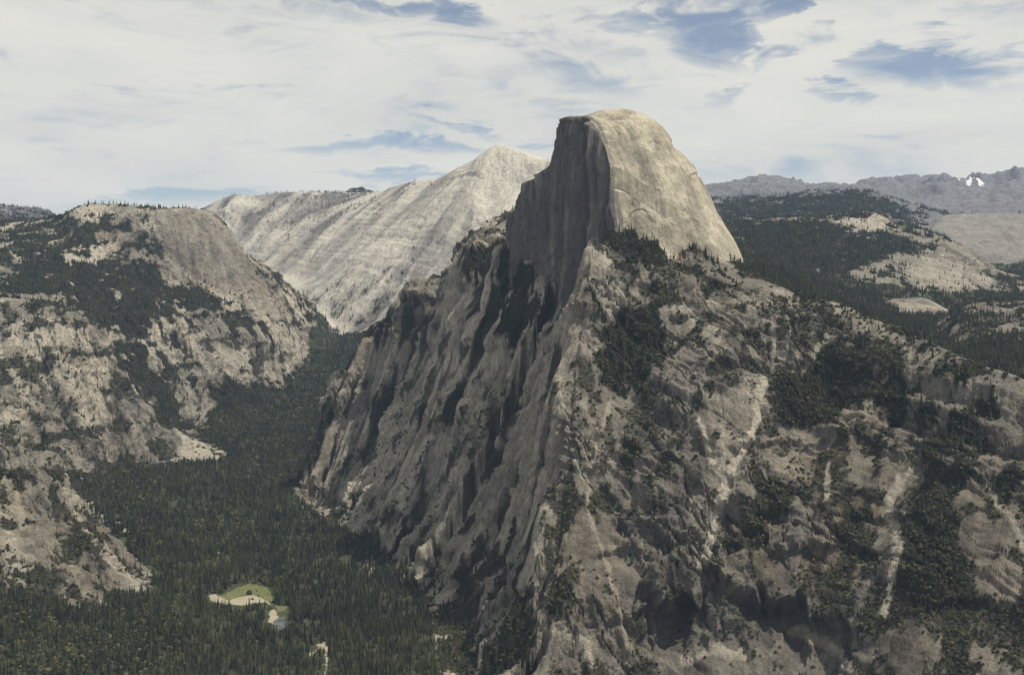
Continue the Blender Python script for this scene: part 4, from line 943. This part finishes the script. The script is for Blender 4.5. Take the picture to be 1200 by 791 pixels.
# azimuth and altitude angles of a direction, as slopes
def dn_(scale, rot, loc, det, ro, dist):
    mp = N(nt, 'ShaderNodeMapping', vector_type='POINT'); mp.inputs['Scale'].default_value = scale; mp.inputs['Rotation'].default_value = rot; mp.inputs['Location'].default_value = loc
    link(nt, tc.outputs['Generated'], mp.inputs['Vector']); n = N(nt, 'ShaderNodeTexNoise'); n.inputs['Scale'].default_value = 1; n.inputs['Detail'].default_value = det; n.inputs['Roughness'].default_value = ro; n.inputs['Distortion'].default_value = dist
    link(nt, mp.outputs[0], n.inputs['Vector']); return n.outputs['Fac']
soft = dn_((5, 5, 16), (0, .22, 0), (2, 4, 1), 6, .55, .6); fibre = dn_((11, 11, 46), (0, .30, 0), (5, 1, 3), 9, .62, 1.2); puff = dn_((14, 14, 30), (0, .5, 0), (1, 8, 2), 9, .6, .8)
yy = mathn(nt, 'MAXIMUM', sx.outputs[1], .05)
u = mathn(nt, 'DIVIDE', sx.outputs[0], yy); v_ = mathn(nt, 'DIVIDE', sx.outputs[2], yy)
u = mathn(nt, 'ADD', u, mathn(nt, 'ADD', mathn(nt, 'MULTIPLY', mathn(nt, 'SUBTRACT', puff, .5), .13), mathn(nt, 'MULTIPLY', mathn(nt, 'SUBTRACT', soft, .5), .12)))
v_ = mathn(nt, 'ADD', v_, mathn(nt, 'ADD', mathn(nt, 'MULTIPLY', mathn(nt, 'SUBTRACT', fibre, .5), .035), mathn(nt, 'MULTIPLY', mathn(nt, 'SUBTRACT', puff, .5), .035)))
hole = None
for (a, b_, ra, rb, rot, dep) in ((1085, 68, 135, 32, 8, 1.1), (1040, 70, 60, 30, 0, .6), (850, 38, 95, 42, 18, 1.0), (900, 10, 70, 22, 0, .8), (985, 32, 30, 14, -20, .6), (760, 27, 70, 11, 8, .75), (880, 116, 75, 11, -8, .6), (985, 108, 32, 16, 30, .7), (690, 45, 60, 20, 20, .45), (660, 80, 70, 22, 25, .4),
    (535, 17, 55, 13, 5, .85), (425, 6, 70, 9, 8, .6), (455, 173, 185, 10, 3, .62), (470, 206, 90, 8, 2, .8), (210, 233, 160, 9, -2, .65), (240, 62, 90, 22, 0, .3), (880, 198, 100, 14, 8, .35), (540, 150, 90, 5, 10, .5), (200, 115, 120, 12, 2, .25), (80, 248, 120, 8, 0, .6), (962, 78, 120, 17, -33, -.8), (930, 40, 60, 10, -50, -.5), (1010, 20, 120, 10, 20, -.4)):
    cu, cv = (a - CX) / F, (HY - b_) / F; c_, s_ = math.cos(math.radians(rot)), math.sin(math.radians(rot))
    du = mathn(nt, 'SUBTRACT', u, cu); dv2 = mathn(nt, 'SUBTRACT', v_, cv)
    e = mathn(nt, 'DIVIDE', mathn(nt, 'SUBTRACT', mathn(nt, 'MULTIPLY', du, c_), mathn(nt, 'MULTIPLY', dv2, s_)), 1.2 * ra / F)
    g = mathn(nt, 'DIVIDE', mathn(nt, 'ADD', mathn(nt, 'MULTIPLY', du, s_), mathn(nt, 'MULTIPLY', dv2, c_)), 1.25 * rb / F)
    q = mathn(nt, 'SUBTRACT', 1.0, mathn(nt, 'ADD', mathn(nt, 'MULTIPLY', e, e), mathn(nt, 'MULTIPLY', g, g)))
    q = mathn(nt, 'MULTIPLY', mathn(nt, 'MAXIMUM', q, 0), dep)
    hole = q if hole is None else mathn(nt, 'MAXIMUM' if dep > 0 else 'ADD', hole, q)
dens = mathn(nt, 'ADD', mathn(nt, 'MULTIPLY', soft, .9), mathn(nt, 'ADD', mathn(nt, 'MULTIPLY', fibre, 1.15), mathn(nt, 'MULTIPLY', puff, .45)))
dens = mathn(nt, 'SUBTRACT', mathn(nt, 'MULTIPLY', mathn(nt, 'SUBTRACT', dens, 1.01), 5.0), mathn(nt, 'MULTIPLY', mathn(nt, 'MAXIMUM', hole, 0), 2.9))
mr = N(nt, 'ShaderNodeMapRange', interpolation_type='SMOOTHSTEP'); link(nt, dens, mr.inputs['Value']); mr.inputs['From Min'].default_value = -1.7; mr.inputs['From Max'].default_value = 1.25; mr.inputs['To Max'].default_value = .97
bgc = N(nt, 'ShaderNodeBackground'); bgc.inputs['Strength'].default_value = 1.0
link(nt, ramp(nt, soft, (.3, (.60, .60, .56)), (.7, (.725, .705, .63))), bgc.inputs['Color'])
mx = N(nt, 'ShaderNodeMixShader'); link(nt, mr.outputs[0], mx.inputs[0]); link(nt, bg.outputs[0], mx.inputs[1]); link(nt, bgc.outputs[0], mx.inputs[2]); link(nt, mx.outputs[0], outw.inputs['Surface'])
CLOUD_BG = bgc

me = bpy.data.meshes.new('haze')
x0, x1, y0, y1, z0, z1 = -13500, 13500, -600, 24500, -1200, 1800
me.from_pydata([(x, y, z_) for z_ in (z0, z1) for y in (y0, y1) for x in (x0, x1)], [], [(0, 2, 3, 1), (4, 5, 7, 6), (0, 1, 5, 4), (2, 6, 7, 3), (0, 4, 6, 2), (1, 3, 7, 5)]); me.update()
hz = bpy.data.objects.new('haze', me); COL.objects.link(hz)
hm = bpy.data.materials.new('air'); hm.use_nodes = True; hn = hm.node_tree; hn.nodes.clear()
ho = N(hn, 'ShaderNodeOutputMaterial'); pv = N(hn, 'ShaderNodeVolumePrincipled'); pv.inputs['Color'].default_value = (.48, .66, 1.0, 1); pv.inputs['Density'].default_value = 1.15e-5; pv.inputs['Anisotropy'].default_value = .1
link(hn, pv.outputs[0], ho.inputs['Volume']); me.materials.append(hm)
props(hz, 'thin bluish summer air that pales the far mountains', 'haze', 'stuff')

cam = bpy.data.cameras.new('camera'); co_ = bpy.data.objects.new('camera', cam); COL.objects.link(co_); C.camera = co_
cam.sensor_width = 36; cam.lens = 36 * F / 1200; cam.shift_y = -(395.5 - HY) / 1200; cam.clip_start = 1; cam.clip_end = 60000
co_.location = (0, 0, 0); co_.rotation_euler = (math.pi / 2, 0, 0)
C.view_settings.view_transform = 'Standard'; C.view_settings.look = 'None'; C.view_settings.exposure = .18; C.view_settings.gamma = 1
C.view_settings.use_curve_mapping = False
C.cycles.volume_bounces = 0; C.cycles.max_bounces = 4; C.cycles.diffuse_bounces = 2; C.cycles.use_denoising = True; C.cycles.denoising_input_passes = 'RGB_ALBEDO_NORMAL'; C.cycles.denoising_prefilter = 'ACCURATE'
print('done', round(time.time() - T0, 1))
